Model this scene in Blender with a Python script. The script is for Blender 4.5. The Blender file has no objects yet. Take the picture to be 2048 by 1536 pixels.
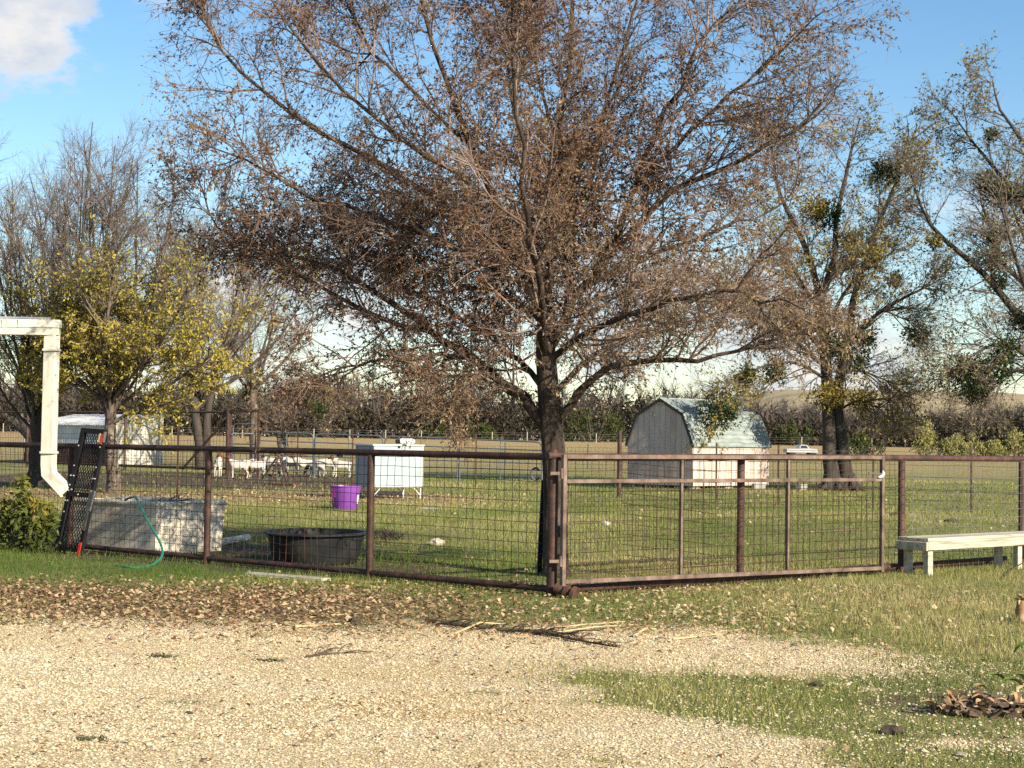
import bpy, bmesh, math, random
import numpy as np
from mathutils import Matrix, Vector

rng = np.random.default_rng(11)
random.seed(11)
R = math.radians
SC = bpy.context.scene
COL = SC.collection

# ------------------------------------------------------------------ camera
F_PX, EYE, PITCH, ROLL = 3400.0, 1.49, math.atan(112 / 3400.0), R(0.8)
CAM_M = Matrix.Rotation(R(90) + PITCH, 4, 'X') @ Matrix.Rotation(ROLL, 4, 'Z')
cd = bpy.data.cameras.new('camera')
cd.sensor_width = 36.0
cd.lens = F_PX / 2048.0 * 36.0
cd.clip_start = 0.1
cd.clip_end = 9000
cam = bpy.data.objects.new('camera', cd)
cam.matrix_world = Matrix.Translation((0, 0, EYE)) @ CAM_M
COL.objects.link(cam)
SC.camera = cam

# ------------------------------------------------------------------ sky and sun
SUN_AZ, SUN_EL = R(138), R(25)        # azimuth clockwise from the viewing direction (+Y)
S_DIR = Vector((math.sin(SUN_AZ) * math.cos(SUN_EL), math.cos(SUN_AZ) * math.cos(SUN_EL), math.sin(SUN_EL)))
world = bpy.data.worlds.new('World')
SC.world = world
world.use_nodes = True


def build_world():
    nt = world.node_tree
    nt.nodes.clear()
    N = nt.nodes.new
    L = nt.links.new
    out = N('ShaderNodeOutputWorld')
    sky = N('ShaderNodeTexSky')
    sky.sky_type = 'NISHITA'
    sky.sun_disc = False
    sky.sun_elevation = SUN_EL
    sky.sun_rotation = SUN_AZ
    sky.air_density = 1.0
    sky.dust_density = 0.15
    sky.ozone_density = 1.8
    bg = N('ShaderNodeBackground')
    bg.inputs['Strength'].default_value = 0.083
    hs = N('ShaderNodeHueSaturation')
    hs.inputs['Saturation'].default_value = 1.22
    L(sky.outputs[0], hs.inputs['Color'])
    L(hs.outputs[0], bg.inputs['Color'])
    # clouds: fractal noise on a flat cloud deck seen from below
    tc = N('ShaderNodeTexCoord')
    sep = N('ShaderNodeSeparateXYZ')
    L(tc.outputs['Generated'], sep.inputs[0])

    def math_(op, a, b=None, clamp=False):
        n = N('ShaderNodeMath')
        n.operation = op
        n.use_clamp = clamp
        for i, v in enumerate((a, b)):
            if v is None:
                continue
            if isinstance(v, (int, float)):
                n.inputs[i].default_value = v
            else:
                L(v, n.inputs[i])
        return n.outputs[0]

    def maprange(v, a, b, c=0.0, d=1.0):
        n = N('ShaderNodeMapRange')
        n.interpolation_type = 'SMOOTHSTEP'
        n.inputs['From Min'].default_value = a
        n.inputs['From Max'].default_value = b
        n.inputs['To Min'].default_value = c
        n.inputs['To Max'].default_value = d
        L(v, n.inputs['Value'])
        return n.outputs[0]
    mp = N('ShaderNodeMapping')
    mp.inputs['Scale'].default_value = (1, 1, 1.9)
    L(tc.outputs['Generated'], mp.inputs[0])
    n1 = N('ShaderNodeTexNoise')
    n1.inputs['Scale'].default_value = 9.0
    n1.inputs['Detail'].default_value = 8
    n1.inputs['Roughness'].default_value = 0.56
    n1.inputs['Distortion'].default_value = 0.25
    L(mp.outputs[0], n1.inputs['Vector'])
    nf = n1.outputs['Fac']
    # cumulus gather towards the horizon
    cover = maprange(sep.outputs['Z'], 0.03, 0.20, 0.09, -0.15)
    cover = math_('ADD', cover, maprange(sep.outputs['Z'], 0.25, 0.7, 0.0, 0.13))  # extra cumulus overhead, out of view, added to whiten the blue sky fill
    bank = maprange(math_('ADD', nf, cover), 0.46, 0.66)
    # one larger cumulus high up over the bare trees
    d = N('ShaderNodeVectorMath')
    d.operation = 'DISTANCE'
    c = CAM_M.to_3x3() @ Vector(((52 - 1024) / F_PX, (768 - 50) / F_PX, -1)).normalized()
    d.inputs[1].default_value = c
    L(tc.outputs['Generated'], d.inputs[0])
    n2 = N('ShaderNodeTexNoise')
    n2.inputs['Scale'].default_value = 26.0
    n2.inputs['Detail'].default_value = 7
    n2.inputs['Roughness'].default_value = 0.6
    L(mp.outputs[0], n2.inputs['Vector'])
    puff = math_('SUBTRACT', math_('ADD', d.outputs['Value'], math_('MULTIPLY', n2.outputs['Fac'], 0.10)), 0.05)
    puffm = maprange(puff, 0.024, 0.044, 0.97, 0.0)
    mask = math_('MAXIMUM', math_('MULTIPLY', bank, 0.9), puffm, True)
    cr = N('ShaderNodeValToRGB')
    cr.color_ramp.elements[0].position = 0.3
    cr.color_ramp.elements[0].color = (0.58, 0.69, 0.86, 1)
    cr.color_ramp.elements[1].position = 0.62
    cr.color_ramp.elements[1].color = (1.0, 0.98, 0.95, 1)
    L(n2.outputs['Fac'], cr.inputs[0])
    bg2 = N('ShaderNodeBackground')
    bg2.inputs['Strength'].default_value = 0.46
    L(cr.outputs[0], bg2.inputs['Color'])
    mx = N('ShaderNodeMixShader')
    L(mask, mx.inputs[0])
    L(bg.outputs[0], mx.inputs[1])
    L(bg2.outputs[0], mx.inputs[2])
    L(mx.outputs[0], out.inputs[0])


build_world()
sl = bpy.data.lights.new('sun', 'SUN')
sl.energy = 5.0
sl.angle = R(0.53)
sl.color = (1.0, 0.88, 0.70)
sun = bpy.data.objects.new('sun', sl)
sun.rotation_euler = S_DIR.to_track_quat('Z', 'Y').to_euler()
sun.location = (20, -10, 20)
COL.objects.link(sun)
vs = SC.view_settings
vs.view_transform = 'Standard'
vs.look = 'None'
vs.exposure = 1.0
vs.gamma = 1.0
vs.use_curve_mapping = False
SC.cycles.max_bounces = 6
SC.cycles.transparent_max_bounces = 8
SC.cycles.use_denoising = False

# ------------------------------------------------------------------ helpers


def sstep(a, b, x):
    t = np.clip((np.asarray(x, float) - a) / (b - a), 0, 1)
    return t * t * (3 - 2 * t)


def vnoise(x, y, s, seed=0):
    x = np.asarray(x, float) / s + 17.3 * seed
    y = np.asarray(y, float) / s - 9.1 * seed
    xi, yi = np.floor(x), np.floor(y)
    fx, fy = x - xi, y - yi
    fx = fx * fx * (3 - 2 * fx)
    fy = fy * fy * (3 - 2 * fy)

    def h(a, b):
        v = np.sin(a * 127.1 + b * 311.7 + seed * 74.7) * 43758.5453
        return v - np.floor(v)
    return (h(xi, yi) * (1 - fx) + h(xi + 1, yi) * fx) * (1 - fy) + (h(xi, yi + 1) * (1 - fx) + h(xi + 1, yi + 1) * fx) * fy


def fbm(x, y, s, seed=0):
    return 0.55 * vnoise(x, y, s, seed) + 0.3 * vnoise(x, y, s / 2.3, seed + 1) + 0.15 * vnoise(x, y, s / 5.1, seed + 2)


def gz(x, y):
    x = np.asarray(x, float)
    y = np.asarray(y, float)
    base = sstep(70, 265, y) * np.clip(1.5 - 0.004 * x, 0.8, 2.2)
    return base + 0.03 * (vnoise(x, y, 3.1, 3) - 0.5) + 0.012 * (vnoise(x, y, 0.8, 5) - 0.5)


def ray(px, py):
    d = CAM_M.to_3x3() @ Vector(((px - 1024) / F_PX, (768 - py) / F_PX, -1))
    return d


def at(px, py, Y):
    d = ray(px, py)
    t = Y / d.y
    return Vector((d.x * t, Y, EYE + d.z * t))


def gp(px, py):
    d = ray(px, py)
    Y = 20.0
    for _ in range(40):
        z = float(gz(d.x / d.y * Y, Y))
        Yn = (z - EYE) / (d.z / d.y)
        Y = 0.5 * Y + 0.5 * min(max(Yn, 2), 400)
    return Vector((d.x / d.y * Y, Y, float(gz(d.x / d.y * Y, Y))))


def onground(v):
    return Vector((v[0], v[1], float(gz(v[0], v[1]))))


def np_mesh(name, V, F, mats, attrs=None, smooth=False, midx=None):
    me = bpy.data.meshes.new(name)
    V = np.asarray(V, np.float32).reshape(-1, 3)
    if not isinstance(F, (list, tuple)):
        F = [F]
    F = [np.asarray(f, np.int32) for f in F if len(f)]
    me.vertices.add(len(V))
    me.vertices.foreach_set('co', V.ravel())
    loops = np.concatenate([f.ravel() for f in F])
    tot = np.concatenate([np.full(len(f), f.shape[1], np.int32) for f in F])
    start = np.concatenate([[0], np.cumsum(tot)[:-1]]).astype(np.int32)
    me.loops.add(len(loops))
    me.loops.foreach_set('vertex_index', loops)
    me.polygons.add(len(tot))
    me.polygons.foreach_set('loop_start', start)
    for m in (mats if isinstance(mats, (list, tuple)) else [mats]):
        me.materials.append(m)
    if midx is not None:
        me.polygons.foreach_set('material_index', np.asarray(midx, np.int32))
    if smooth:
        me.polygons.foreach_set('use_smooth', np.ones(len(tot), bool))
    for k, v in (attrs or {}).items():
        a = me.attributes.new(k, 'FLOAT', 'POINT')
        a.data.foreach_set('value', np.asarray(v, np.float32))
    me.update(calc_edges=True)
    return me


def link(name, me, parent=None, loc=None):
    o = bpy.data.objects.new(name, me)
    COL.objects.link(o)
    if parent is not None:
        o.parent = parent
    if loc is not None:
        o.location = loc
    return o


def tag(o, label=None, cat=None, group=None, kind=None):
    if label:
        o['label'] = label
    if cat:
        o['category'] = cat
    if group:
        o['group'] = group
    if kind:
        o['kind'] = kind
    return o


def thing(name, label, cat, loc=(0, 0, 0), rotz=0.0, group=None):
    o = bpy.data.objects.new(name, None)
    o.empty_display_size = 0.2
    COL.objects.link(o)
    o.location = loc
    o.rotation_euler = (0, 0, rotz)
    return tag(o, label, cat, group)


class MB:
    """collects shapes into one mesh"""

    def __init__(self):
        self.V, self.F = [], []

    def add(self, vs_, fs):
        n = len(self.V)
        self.V += [tuple(v) for v in vs_]
        self.F += [tuple(i + n for i in f) for f in fs]
        return self

    def box(self, c, s, rot=None, jit=0.0):
        c = Vector(c)
        vs_ = []
        for x in (-.5, .5):
            for y in (-.5, .5):
                for z in (-.5, .5):
                    v = Vector((x * s[0], y * s[1], z * s[2]))
                    if jit:
                        v += Vector([random.uniform(-jit, jit) for _ in range(3)])
                    vs_.append(c + (rot @ v if rot else v))
        return self.add(vs_, [(0, 1, 3, 2), (4, 6, 7, 5), (0, 4, 5, 1), (2, 3, 7, 6), (0, 2, 6, 4), (1, 5, 7, 3)])

    def bar(self, p0, p1, w, d, up=(0, 0, 1)):
        """box from p0 to p1; w across, d along the up-ish axis"""
        p0, p1 = Vector(p0), Vector(p1)
        t = (p1 - p0)
        ln = t.length
        t.normalize()
        s = t.cross(Vector(up))
        if s.length < 1e-4:
            s = t.cross(Vector((1, 0, 0)))
        s.normalize()
        u = s.cross(t)
        m = Matrix((s, t, u)).transposed()
        return self.box((p0 + p1) / 2, (w, ln, d), m)

    def tube(self, pts, r, n=10, cap=True):
        pts = [Vector(p) for p in pts]
        rr = r if isinstance(r, (list, tuple)) else [r] * len(pts)
        vs_, fs = [], []
        pu = None
        for i, p in enumerate(pts):
            t = (pts[min(i + 1, len(pts) - 1)] - pts[max(i - 1, 0)]).normalized()
            if pu is None:
                a = Vector((0, 0, 1)) if abs(t.z) < 0.9 else Vector((1, 0, 0))
                u = t.cross(a).normalized()
            else:
                u = (pu - t * pu.dot(t)).normalized()
            pu = u
            w = t.cross(u)
            for k in range(n):
                a = 2 * math.pi * k / n
                vs_.append(p + (u * math.cos(a) + w * math.sin(a)) * rr[i])
        for i in range(len(pts) - 1):
            for k in range(n):
                fs.append((i * n + k, i * n + (k + 1) % n, (i + 1) * n + (k + 1) % n, (i + 1) * n + k))
        if cap:
            fs.append(tuple(range(n))[::-1])
            fs.append(tuple((len(pts) - 1) * n + k for k in range(n)))
        return self.add(vs_, fs)

    def lathe(self, prof, n=36, c=(0, 0, 0), sx=1.0, sy=1.0):
        vs_, fs = [], []
        for r, z in prof:
            for k in range(n):
                a = 2 * math.pi * k / n
                vs_.append((c[0] + r * sx * math.cos(a), c[1] + r * sy * math.sin(a), c[2] + z))
        for i in range(len(prof) - 1):
            for k in range(n):
                fs.append((i * n + k, i * n + (k + 1) % n, (i + 1) * n + (k + 1) % n, (i + 1) * n + k))
        return self.add(vs_, fs)

    def prism(self, poly, axis_vec):
        """extrude a polygon (list of 3d points) along a vector"""
        n = len(poly)
        a = [Vector(p) for p in poly]
        b = [p + Vector(axis_vec) for p in a]
        fs = [tuple(range(n))[::-1], tuple(range(n, 2 * n))]
        for k in range(n):
            fs.append((k, (k + 1) % n, n + (k + 1) % n, n + k))
        return self.add(a + b, fs)

    def obj(self, name, mat, parent=None, world=False, smooth=False, bevel=0.0):
        o = self._obj(name, mat, parent, world, smooth, bevel)
        if name in ('stalks', 'blades', 'bark_chips', 'twigs'):
            o['kind'] = 'stuff'
        return o

    def _obj(self, name, mat, parent, world, smooth, bevel):
        V = self.V
        if world and parent is not None:
            pl = parent.location
            V = [(v[0] - pl.x, v[1] - pl.y, v[2] - pl.z) for v in V]
        me = bpy.data.meshes.new(name)
        me.from_pydata([tuple(v) for v in V], [], self.F)
        me.materials.append(mat)
        bm = bmesh.new()
        bm.from_mesh(me)
        bmesh.ops.recalc_face_normals(bm, faces=bm.faces)
        if bevel:
            bmesh.ops.bevel(bm, geom=[e for e in bm.edges if len(e.link_faces) == 2 and e.calc_face_angle(0) > 0.6], offset=bevel, segments=1, affect='EDGES')
        bm.to_mesh(me)
        bm.free()
        if smooth:
            me.polygons.foreach_set('use_smooth', [True] * len(me.polygons))
            try:
                me.set_sharp_from_angle(angle=R(42))
            except Exception:
                pass
        return link(name, me, parent)


# ------------------------------------------------------------------ materials
def _ramp(nt, cols, pos=None):
    cr = nt.nodes.new('ShaderNodeValToRGB')
    el = cr.color_ramp.elements
    n = len(cols)
    for i, c in enumerate(cols):
        p = (pos[i] if pos else i / max(n - 1, 1))
        e = el[i] if i < 2 else el.new(p)
        e.position = p
        e.color = (*c, 1)
    return cr


def pmat(name, cols, scale=4.0, rough=0.7, bump=0.0, bscale=None, metal=0.0, detail=6, stretch=(1, 1, 1), spec=0.3, pos=None, dist=0.01, nrough=0.6, transl=None):
    m = bpy.data.materials.new(name)
    m.use_nodes = True
    nt = m.node_tree
    b = nt.nodes['Principled BSDF']
    b.inputs['Roughness'].default_value = rough
    b.inputs['Metallic'].default_value = metal
    b.inputs['Specular IOR Level'].default_value = spec
    tc = nt.nodes.new('ShaderNodeTexCoord')
    mp = nt.nodes.new('ShaderNodeMapping')
    mp.inputs['Scale'].default_value = stretch
    oi = nt.nodes.new('ShaderNodeObjectInfo')
    ad = nt.nodes.new('ShaderNodeVectorMath')
    ad.operation = 'ADD'
    mu = nt.nodes.new('ShaderNodeMath')
    mu.operation = 'MULTIPLY'
    mu.inputs[1].default_value = 37.0
    nt.links.new(oi.outputs['Random'], mu.inputs[0])
    nt.links.new(tc.outputs['Object'], ad.inputs[0])
    nt.links.new(mu.outputs[0], ad.inputs[1])
    nt.links.new(ad.outputs[0], mp.inputs[0])
    nz = nt.nodes.new('ShaderNodeTexNoise')
    nz.inputs['Scale'].default_value = scale
    nz.inputs['Detail'].default_value = detail
    nz.inputs['Roughness'].default_value = nrough
    nt.links.new(mp.outputs[0], nz.inputs['Vector'])
    n = len(cols)
    pp = pos or [0.32 + 0.36 * i / max(n - 1, 1) for i in range(n)]
    cr = _ramp(nt, cols, pp)
    nt.links.new(nz.outputs['Fac'], cr.inputs[0])
    nt.links.new(cr.outputs[0], b.inputs['Base Color'])
    if bump:
        n2 = nt.nodes.new('ShaderNodeTexNoise')
        n2.inputs['Scale'].default_value = bscale or scale * 6
        n2.inputs['Detail'].default_value = 5
        nt.links.new(mp.outputs[0], n2.inputs['Vector'])
        bp = nt.nodes.new('ShaderNodeBump')
        bp.inputs['Strength'].default_value = bump
        bp.inputs['Distance'].default_value = dist
        nt.links.new(n2.outputs['Fac'], bp.inputs['Height'])
        nt.links.new(bp.outputs[0], b.inputs['Normal'])
    return m


def tintmat(name, cols, pos=None, transl=0.3, rough=0.7, attr='tint'):
    """leaves, blades, pebbles: colour picked per piece by its tint value"""
    m = bpy.data.materials.new(name)
    m.use_nodes = True
    nt = m.node_tree
    b = nt.nodes['Principled BSDF']
    b.inputs['Roughness'].default_value = rough
    b.inputs['Specular IOR Level'].default_value = 0.25
    at_ = nt.nodes.new('ShaderNodeAttribute')
    at_.attribute_name = attr
    cr = _ramp(nt, cols, pos)
    nt.links.new(at_.outputs['Fac'], cr.inputs[0])
    nt.links.new(cr.outputs[0], b.inputs['Base Color'])
    if transl:
        tr = nt.nodes.new('ShaderNodeBsdfTranslucent')
        nt.links.new(cr.outputs[0], tr.inputs['Color'])
        mx = nt.nodes.new('ShaderNodeMixShader')
        mx.inputs[0].default_value = transl
        nt.links.new(b.outputs[0], mx.inputs[1])
        nt.links.new(tr.outputs[0], mx.inputs[2])
        nt.links.new(mx.outputs[0], nt.nodes['Material Output'].inputs['Surface'])
    return m


M = {}
M['rust_dark'] = pmat('rust_dark', [(0.020, 0.011, 0.009), (0.040, 0.019, 0.014), (0.085, 0.036, 0.023)], 9, 0.62, 0.25, 60, spec=0.35)
M['rust_red'] = pmat('rust_red', [(0.028, 0.015, 0.012), (0.055, 0.027, 0.020), (0.105, 0.050, 0.034)], 7, 0.66, 0.2, 60, spec=0.4)
M['gate_brown'] = pmat('gate_brown', [(0.07, 0.045, 0.034), (0.14, 0.096, 0.072), (0.22, 0.165, 0.13)], 6, 0.5, 0.15, 70, spec=0.45)
M['wire'] = pmat('wire', [(0.020, 0.013, 0.010), (0.05, 0.026, 0.017), (0.10, 0.05, 0.03)], 6, 0.6)
M['wire_zinc'] = pmat('wire_zinc', [(0.12, 0.11, 0.10), (0.25, 0.23, 0.20)], 3, 0.5, metal=0.3)
M['panel_grey'] = pmat('panel_grey', [(0.06, 0.075, 0.085), (0.11, 0.13, 0.145)], 3, 0.5, spec=0.4)
M['black_metal'] = pmat('black_metal', [(0.004, 0.0042, 0.005), (0.009, 0.009, 0.010)], 8, 0.7, spec=0.2)
M['dull_grey'] = pmat('dull_grey', [(0.05, 0.05, 0.05), (0.13, 0.125, 0.12)], 12, 0.8)
M['reflector_red'] = pmat('reflector_red', [(0.55, 0.02, 0.012), (0.75, 0.05, 0.03)], 20, 0.4, spec=0.5)
M['reflector_yellow'] = pmat('reflector_yellow', [(0.7, 0.45, 0.10), (0.8, 0.6, 0.25)], 20, 0.4)
M['bolt_zinc'] = pmat('bolt_zinc', [(0.45, 0.45, 0.44), (0.6, 0.6, 0.6)], 5, 0.4, metal=0.5)
M['cream'] = pmat('cream', [(0.36, 0.33, 0.26), (0.53, 0.50, 0.41), (0.58, 0.555, 0.47)], 6, 0.5, pos=[0.28, 0.42, 0.6], stretch=(1.5, 1.5, 0.3), spec=0.45)
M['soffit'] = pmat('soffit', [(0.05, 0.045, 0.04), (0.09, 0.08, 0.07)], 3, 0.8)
M['trough'] = pmat('trough', [(0.38, 0.33, 0.25), (0.58, 0.52, 0.41), (0.68, 0.63, 0.52)], 2.6, 0.8, pos=[0.3, 0.47, 0.65])
M['water'] = pmat('water', [(0.10, 0.11, 0.10), (0.14, 0.15, 0.14)], 2, 0.06, 0.1, 5, spec=0.5)
M['rubber'] = pmat('rubber', [(0.008, 0.0085, 0.010), (0.016, 0.017, 0.019), (0.035, 0.034, 0.032)], 3, 0.6, spec=0.25)
M['purple'] = pmat('purple', [(0.15, 0.04, 0.25), (0.19, 0.055, 0.30)], 3, 0.42, spec=0.5)
M['pink_print'] = pmat('pink_print', [(0.62, 0.06, 0.42), (0.70, 0.10, 0.50)], 4, 0.4)
M['orange_print'] = pmat('orange_print', [(0.7, 0.16, 0.06), (0.8, 0.30, 0.08)], 20, 0.4)
M['label_white'] = pmat('label_white', [(0.52, 0.52, 0.50), (0.62, 0.62, 0.60)], 6, 0.5)
M['cabinet_front'] = pmat('cabinet_front', [(0.20, 0.26, 0.25), (0.29, 0.37, 0.375), (0.33, 0.41, 0.415)], 2.5, 0.5, pos=[0.25, 0.42, 0.7])
M['cabinet_white'] = pmat('cabinet_white', [(0.40, 0.42, 0.40), (0.54, 0.55, 0.53)], 3, 0.45)
M['cabinet_blue'] = pmat('cabinet_blue', [(0.16, 0.20, 0.26), (0.22, 0.26, 0.32)], 3, 0.5)
M['hose'] = pmat('hose', [(0.012, 0.12, 0.075), (0.02, 0.20, 0.12)], 6, 0.4, spec=0.5)
M['wood_grey'] = pmat('wood_grey', [(0.24, 0.22, 0.17), (0.40, 0.37, 0.29), (0.52, 0.49, 0.40)], 5, 0.85, 0.4, 30, stretch=(0.25, 3, 3))
M['wood_pale'] = pmat('wood_pale', [(0.20, 0.175, 0.13), (0.38, 0.345, 0.27), (0.50, 0.465, 0.37)], 7, 0.85, 0.4, 30, stretch=(0.25, 3, 3))
M['wood_dark'] = pmat('wood_dark', [(0.05, 0.045, 0.04), (0.13, 0.12, 0.10)], 6, 0.9, 0.3, 30, stretch=(3, 0.4, 3))
M['shed_wall'] = pmat('shed_wall', [(0.38, 0.295, 0.25), (0.48, 0.39, 0.34), (0.54, 0.455, 0.40)], 1.6, 0.85, stretch=(1, 1, 0.4))
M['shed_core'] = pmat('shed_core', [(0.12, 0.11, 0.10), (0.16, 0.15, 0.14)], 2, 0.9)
M['shed_trim'] = pmat('shed_trim', [(0.035, 0.032, 0.032), (0.06, 0.055, 0.052)], 5, 0.7)
M['shingle'] = pmat('shingle', [(0.15, 0.185, 0.18), (0.22, 0.26, 0.25), (0.29, 0.33, 0.315)], 3.2, 0.85, 0.4, 40, stretch=(1, 2, 2))
M['block'] = pmat('block', [(0.22, 0.21, 0.19), (0.36, 0.34, 0.30)], 5, 0.9, 0.3, 40)
M['tin'] = pmat('tin', [(0.50, 0.49, 0.46), (0.62, 0.61, 0.58), (0.70, 0.69, 0.66)], 1.2, 0.45, spec=0.4, metal=0.1)
M['tin_cream'] = pmat('tin_cream', [(0.52, 0.49, 0.40), (0.66, 0.62, 0.52)], 1.4, 0.6)
M['rust_sheet'] = pmat('rust_sheet', [(0.08, 0.035, 0.025), (0.17, 0.08, 0.05)], 3, 0.8)
M['bark'] = pmat('bark', [(0.018, 0.013, 0.010), (0.045, 0.033, 0.024), (0.13, 0.10, 0.075)], 9, 0.95, 1.0, 24, stretch=(1, 1, 0.28), dist=0.03, nrough=0.7)
M['bark_pale'] = pmat('bark_pale', [(0.04, 0.030, 0.023), (0.10, 0.078, 0.06), (0.22, 0.185, 0.145)], 7, 0.95, 0.8, 22, stretch=(1, 1, 0.3), dist=0.03)
M['bark_grey'] = pmat('bark_grey', [(0.032, 0.026, 0.022), (0.075, 0.062, 0.052)], 6, 0.95, 0.6, 22, stretch=(1, 1, 0.3), dist=0.03)
M['twig_brown'] = pmat('twig_brown', [(0.085, 0.058, 0.042), (0.16, 0.112, 0.082), (0.25, 0.185, 0.14)], 1.5, 0.9, detail=2)
M['twig_grey'] = pmat('twig_grey', [(0.085, 0.066, 0.056), (0.18, 0.142, 0.12)], 0.8, 0.9, detail=2)
M['twig_wood'] = pmat('twig_wood', [(0.034, 0.029, 0.026), (0.062, 0.052, 0.045), (0.10, 0.082, 0.068)], 0.09, 0.95, detail=3)
M['leaf_brown'] = tintmat('leaf_brown', [(0.055, 0.032, 0.024), (0.135, 0.070, 0.047), (0.195, 0.108, 0.070), (0.175, 0.132, 0.055), (0.34, 0.25, 0.165)], transl=0.28)
M['leaf_yellow'] = tintmat('leaf_yellow', [(0.11, 0.115, 0.02), (0.26, 0.24, 0.035), (0.41, 0.36, 0.055), (0.50, 0.38, 0.075), (0.50, 0.43, 0.22)], transl=0.35)
M['leaf_olive'] = tintmat('leaf_olive', [(0.08, 0.07, 0.02), (0.20, 0.16, 0.035), (0.33, 0.26, 0.055), (0.43, 0.36, 0.15)], transl=0.32)
M['leaf_pale'] = tintmat('leaf_pale', [(0.10, 0.095, 0.04), (0.22, 0.19, 0.08), (0.34, 0.30, 0.15)], transl=0.35)
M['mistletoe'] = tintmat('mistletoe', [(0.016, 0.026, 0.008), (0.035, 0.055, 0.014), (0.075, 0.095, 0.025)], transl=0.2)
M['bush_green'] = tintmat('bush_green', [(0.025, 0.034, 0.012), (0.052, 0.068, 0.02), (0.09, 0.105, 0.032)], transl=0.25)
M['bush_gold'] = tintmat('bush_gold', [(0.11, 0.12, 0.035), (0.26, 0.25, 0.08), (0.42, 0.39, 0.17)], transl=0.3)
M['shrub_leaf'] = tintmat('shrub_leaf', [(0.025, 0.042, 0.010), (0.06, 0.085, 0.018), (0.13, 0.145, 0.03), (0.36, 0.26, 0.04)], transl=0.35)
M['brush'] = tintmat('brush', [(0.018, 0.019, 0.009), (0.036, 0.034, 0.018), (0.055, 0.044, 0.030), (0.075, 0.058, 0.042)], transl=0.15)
M['grass'] = tintmat('grass', [(0.05, 0.095, 0.014), (0.125, 0.175, 0.030), (0.24, 0.25, 0.068), (0.39, 0.335, 0.15), (0.48, 0.40, 0.22)], transl=0.3)
M['litter'] = tintmat('litter', [(0.12, 0.07, 0.04), (0.24, 0.145, 0.08), (0.38, 0.25, 0.14), (0.47, 0.35, 0.20), (0.55, 0.47, 0.32)], transl=0.15)
M['pebble'] = tintmat('pebble', [(0.28, 0.20, 0.10), (0.49, 0.385, 0.215), (0.60, 0.49, 0.305), (0.66, 0.56, 0.375), (0.72, 0.64, 0.49)], transl=0.0, rough=0.9)
M['straw'] = pmat('straw', [(0.34, 0.25, 0.12), (0.52, 0.42, 0.24)], 8, 0.85)
M['stick_dark'] = pmat('stick_dark', [(0.045, 0.032, 0.022), (0.11, 0.08, 0.055)], 8, 0.9, 0.3)
M['goat_white'] = pmat('goat_white', [(0.36, 0.33, 0.28), (0.52, 0.49, 0.44)], 5, 0.95, 0.2, 60)
M['goat_brown'] = pmat('goat_brown', [(0.09, 0.035, 0.018), (0.17, 0.07, 0.035)], 6, 0.95)
M['goat_black'] = pmat('goat_black', [(0.012, 0.011, 0.010), (0.03, 0.026, 0.023)], 6, 0.95)
M['stone'] = pmat('stone', [(0.26, 0.22, 0.17), (0.45, 0.40, 0.32)], 6, 0.9, 0.4)
M['clod'] = pmat('clod', [(0.035, 0.027, 0.020), (0.08, 0.06, 0.043)], 14, 0.95, 0.6)
M['car_white'] = pmat('car_white', [(0.34, 0.34, 0.34), (0.40, 0.40, 0.40)], 2, 0.3, spec=0.5)
M['car_glass'] = pmat('car_glass', [(0.02, 0.025, 0.03), (0.03, 0.035, 0.04)], 2, 0.1, spec=0.6)
M['big_leaf'] = pmat('big_leaf', [(0.07, 0.13, 0.014), (0.14, 0.22, 0.03)], 6, 0.45, spec=0.4)
M['hill_grass'] = pmat('hill_grass', [(0.20, 0.155, 0.085), (0.34, 0.27, 0.155), (0.44, 0.36, 0.22)], 0.06, 0.95, stretch=(1, 3, 1))


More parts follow.
